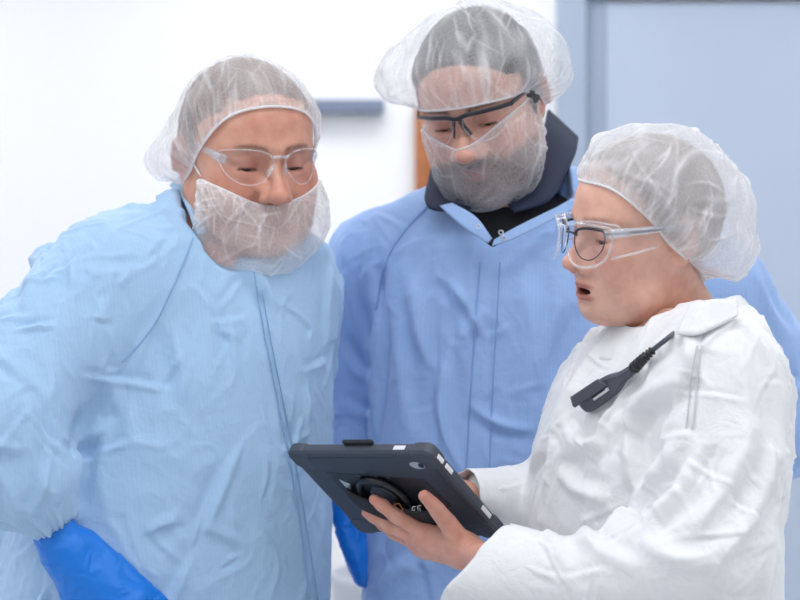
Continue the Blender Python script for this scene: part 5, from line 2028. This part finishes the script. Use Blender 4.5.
# the woman's dark-rimmed spectacles, under clear over-glasses
oC = [(-0.058, 0.008), (-0.046, 0.012), (-0.028, 0.012), (-0.014, 0.008), (-0.009, -0.002), (-0.013, -0.017), (-0.026, -0.028), (-0.043, -0.028), (-0.056, -0.014)]
yC = lambda x, z: -0.1125 + 5.5 * x * x + 0.08 * (z - 0.01)
bridge = frame('spectacles', HC, [(x, yC(x, 0) - 0.001, 0.004 - 10 * x * x) for x in np.linspace(-0.012, 0.012, 9)], 0.0015, M['dark_frame'], C_)
for s in (-1, 1):
    ob, rim = lens(HC, mir(oC, s), yC, M['clear'], bridge)
    frame('rim', HC, rim, 0.0007, M['dark_frame'], bridge, True)
    n = len(rim)
    topi = [q for q in rim if q[2] > 0.001]
    topi = sorted(topi, key=lambda q: q[0])
    frame('brow_rim', HC, topi, 0.0018, M['dark_frame'], bridge)
    frame('temple', HC, catmull([(s * 0.058, yC(0.058, 0), 0.007), (s * 0.070, -0.078, 0.008), (s * 0.078, -0.03, 0.009), (s * 0.080, 0.02, 0.008)], 6), 0.0016, M['dark_frame'], bridge)
oG = [(-0.072, 0.012), (-0.058, 0.018), (-0.034, 0.020), (-0.014, 0.016), (-0.007, 0.004), (-0.013, -0.014), (-0.026, -0.034), (-0.048, -0.037), (-0.067, -0.024)]
yG = lambda x, z: -0.1270 + 7.0 * x * x + 0.06 * (z - 0.01)
front = frame('over_glasses', HC, [(x, yG(x, 0) - 0.0005, 0.014 - 5 * x * x) for x in np.linspace(-0.012, 0.012, 9)], 0.0025, M['clear_edge'], C_)
for s in (-1, 1):
    ob, rim = lens(HC, mir(oG, s), yG, M['clear'], front)
    frame('lens_edge', HC, rim, 0.0017, M['clear_edge'], front, True)
    # side shield from the lens edge back to the temple
    a = np.array([(s * 0.071, yG(0.071, 0), z) for z in np.linspace(-0.024, 0.014, 6)])
    b = np.array([(s * 0.0825, -0.030, z) for z in np.linspace(-0.012, 0.014, 6)])
    G = np.stack([a + (b - a) * t + np.array([s * 0.004 * math.sin(math.pi * t), 0, 0]) for t in np.linspace(0, 1, 8)])
    mk('side_shield', HC.w(G.reshape(-1, 3)), grid_faces(8, 6), M['clear'], front)
    frame('shield_edge', HC, G[:, 0], 0.0016, M['clear_edge'], front)
    frame('shield_edge', HC, G[:, -1], 0.0018, M['clear_edge'], front)
    # brow ledge
    tp = sorted([q for q in rim if q[2] > 0.010], key=lambda q: q[0])
    tp = np.array(tp)
    bk = tp + np.array([0, 0.012, 0.002])
    G = np.stack([tp, (tp + bk) / 2 + [0, 0, 0.001], bk], 1)
    mk('brow_ledge', HC.w(G.reshape(-1, 3)), grid_faces(len(tp), 3), M['clear'], front)
    frame('ledge_edge', HC, bk, 0.0014, M['clear_edge'], front)
    rect_bar('temple', HC, catmull([(s * 0.0745, yG(0.073, 0) - 0.001, 0.009), (s * 0.081, -0.045, 0.010), (s * 0.084, -0.005, 0.012), (s * 0.085, 0.025, 0.010)], 6), 0.0040, 0.0012, M['clear_edge'], front)
    rect_bar('hinge', HC, [(s * 0.066, yG(0.066, 0) - 0.002, 0.008), (s * 0.074, yG(0.073, 0) - 0.002, 0.009), (s * 0.079, -0.070, 0.010)], 0.0052, 0.0024, M['clear_edge'], front)

# elastic loops of the beard nets
for H, par, pts in ((HA, A, [(-0.070, -0.044, -0.032), (-0.0775, -0.024, -0.016), (-0.080, -0.006, 0.006)]), (HA, A, [(0.074, -0.036, -0.030), (0.0800, -0.012, -0.016), (0.083, 0.004, 0.012)])):
    o = frame('ear_loop', H, catmull(pts, 6), 0.0012, M['white_plastic'], par)

# ------------------------------------------------------------------ radio lead clipped under the woman's collar
M['radio'] = simple('slate_radio_plastic', srgb(72, 76, 88), 0.42, noise=0.04)
def rp(u, v, off=0.0):
    y = surf(VC, u, v, 6)
    return P(u, v, (y if y is not None else -0.1) - off)


e0, e1 = rp(633, 369, 0.011), rp(583, 404, 0.011)
RC = (e0 + e1) / 2
RD = empty('radio_connector', RC)
tag(RD, 'dark grey radio connector and cable hanging from the collar over the white coverall', 'radio accessory')
ra = nrm(e1 - e0)
rn = np.array([0.15, -1.0, 0.25])
rn = nrm(rn - ra * (rn @ ra))
rb = np.cross(rn, ra)
RM = np.stack([ra, rb, rn], 1)
Lr = np.linalg.norm(e1 - e0)


def rput(name, V, Q, mat, par=None, smooth=False):
    return mk(name, np.asarray(V) @ RM.T, Q, mat, par or RD, smooth=smooth)


hl = Lr / 2
out_ = catmull([(-hl - 0.002, 0.0045), (-hl * 0.55, 0.0075), (-hl * 0.1, 0.0125), (hl * 0.65, 0.0135), (hl, 0.010), (hl * 1.05, -0.004), (hl * 0.75, -0.0125), (-hl * 0.1, -0.0115), (-hl * 0.55, -0.0065), (-hl - 0.002, -0.0045)], 5, True)
hs = rput('housing', *prism([tuple(q) for q in out_], -0.008, 0.007, 0.003), mat=M['radio'])
sgn = 1.0 if (RM @ np.array([0, 1, 0]))[2] < 0 else -1.0      # which way along rb is down
fl = [(-0.006, -sgn * 0.0015), (hl * 1.12, -sgn * 0.0015), (hl * 1.16, -sgn * 0.0045), (hl * 1.05, -sgn * 0.0145), (0.0, -sgn * 0.0135)]
rput('port_flap', *prism(fl, 0.007, 0.0125, 0.0012), mat=M['radio'], par=hs)
v, q = rbox(0.024, 0.0040, 0.003, 0.0008)
rput('contact_plate', v + np.array([0.008, sgn * 0.0025, 0.0075]), q, M['silver'], hs)
v, q = rbox(0.020, 0.0035, 0.003, 0.0005)
rput('contact_slot', v + np.array([0.010, -sgn * 0.0002, 0.0080]), q, M['black_plastic'], hs)
pts = catmull([rp(633, 369, 0.010), rp(653, 350, 0.009), rp(668, 338, 0.010), P(681, 327, -0.112), P(690, 318, -0.092), P(712, 306, -0.055), P(730, 304, 0.02)], 8)
cb = mk('cable', *sweep(pts - RC, 0.0029, 10), mat=M['radio'], parent=RD)
rel = catmull([rp(633, 369, 0.010), rp(643, 359, 0.0095), rp(653, 350, 0.009)], 14)
mk('strain_relief', *sweep(rel - RC, [0.0062 - 0.0022 * t + (0.0011 if (i // 2) % 2 else -0.0006) for i, t in enumerate(np.linspace(0, 1, len(rel)))], 12), mat=M['black_plastic'], parent=RD)
for t in (A, B, C_):
    adopt(t)
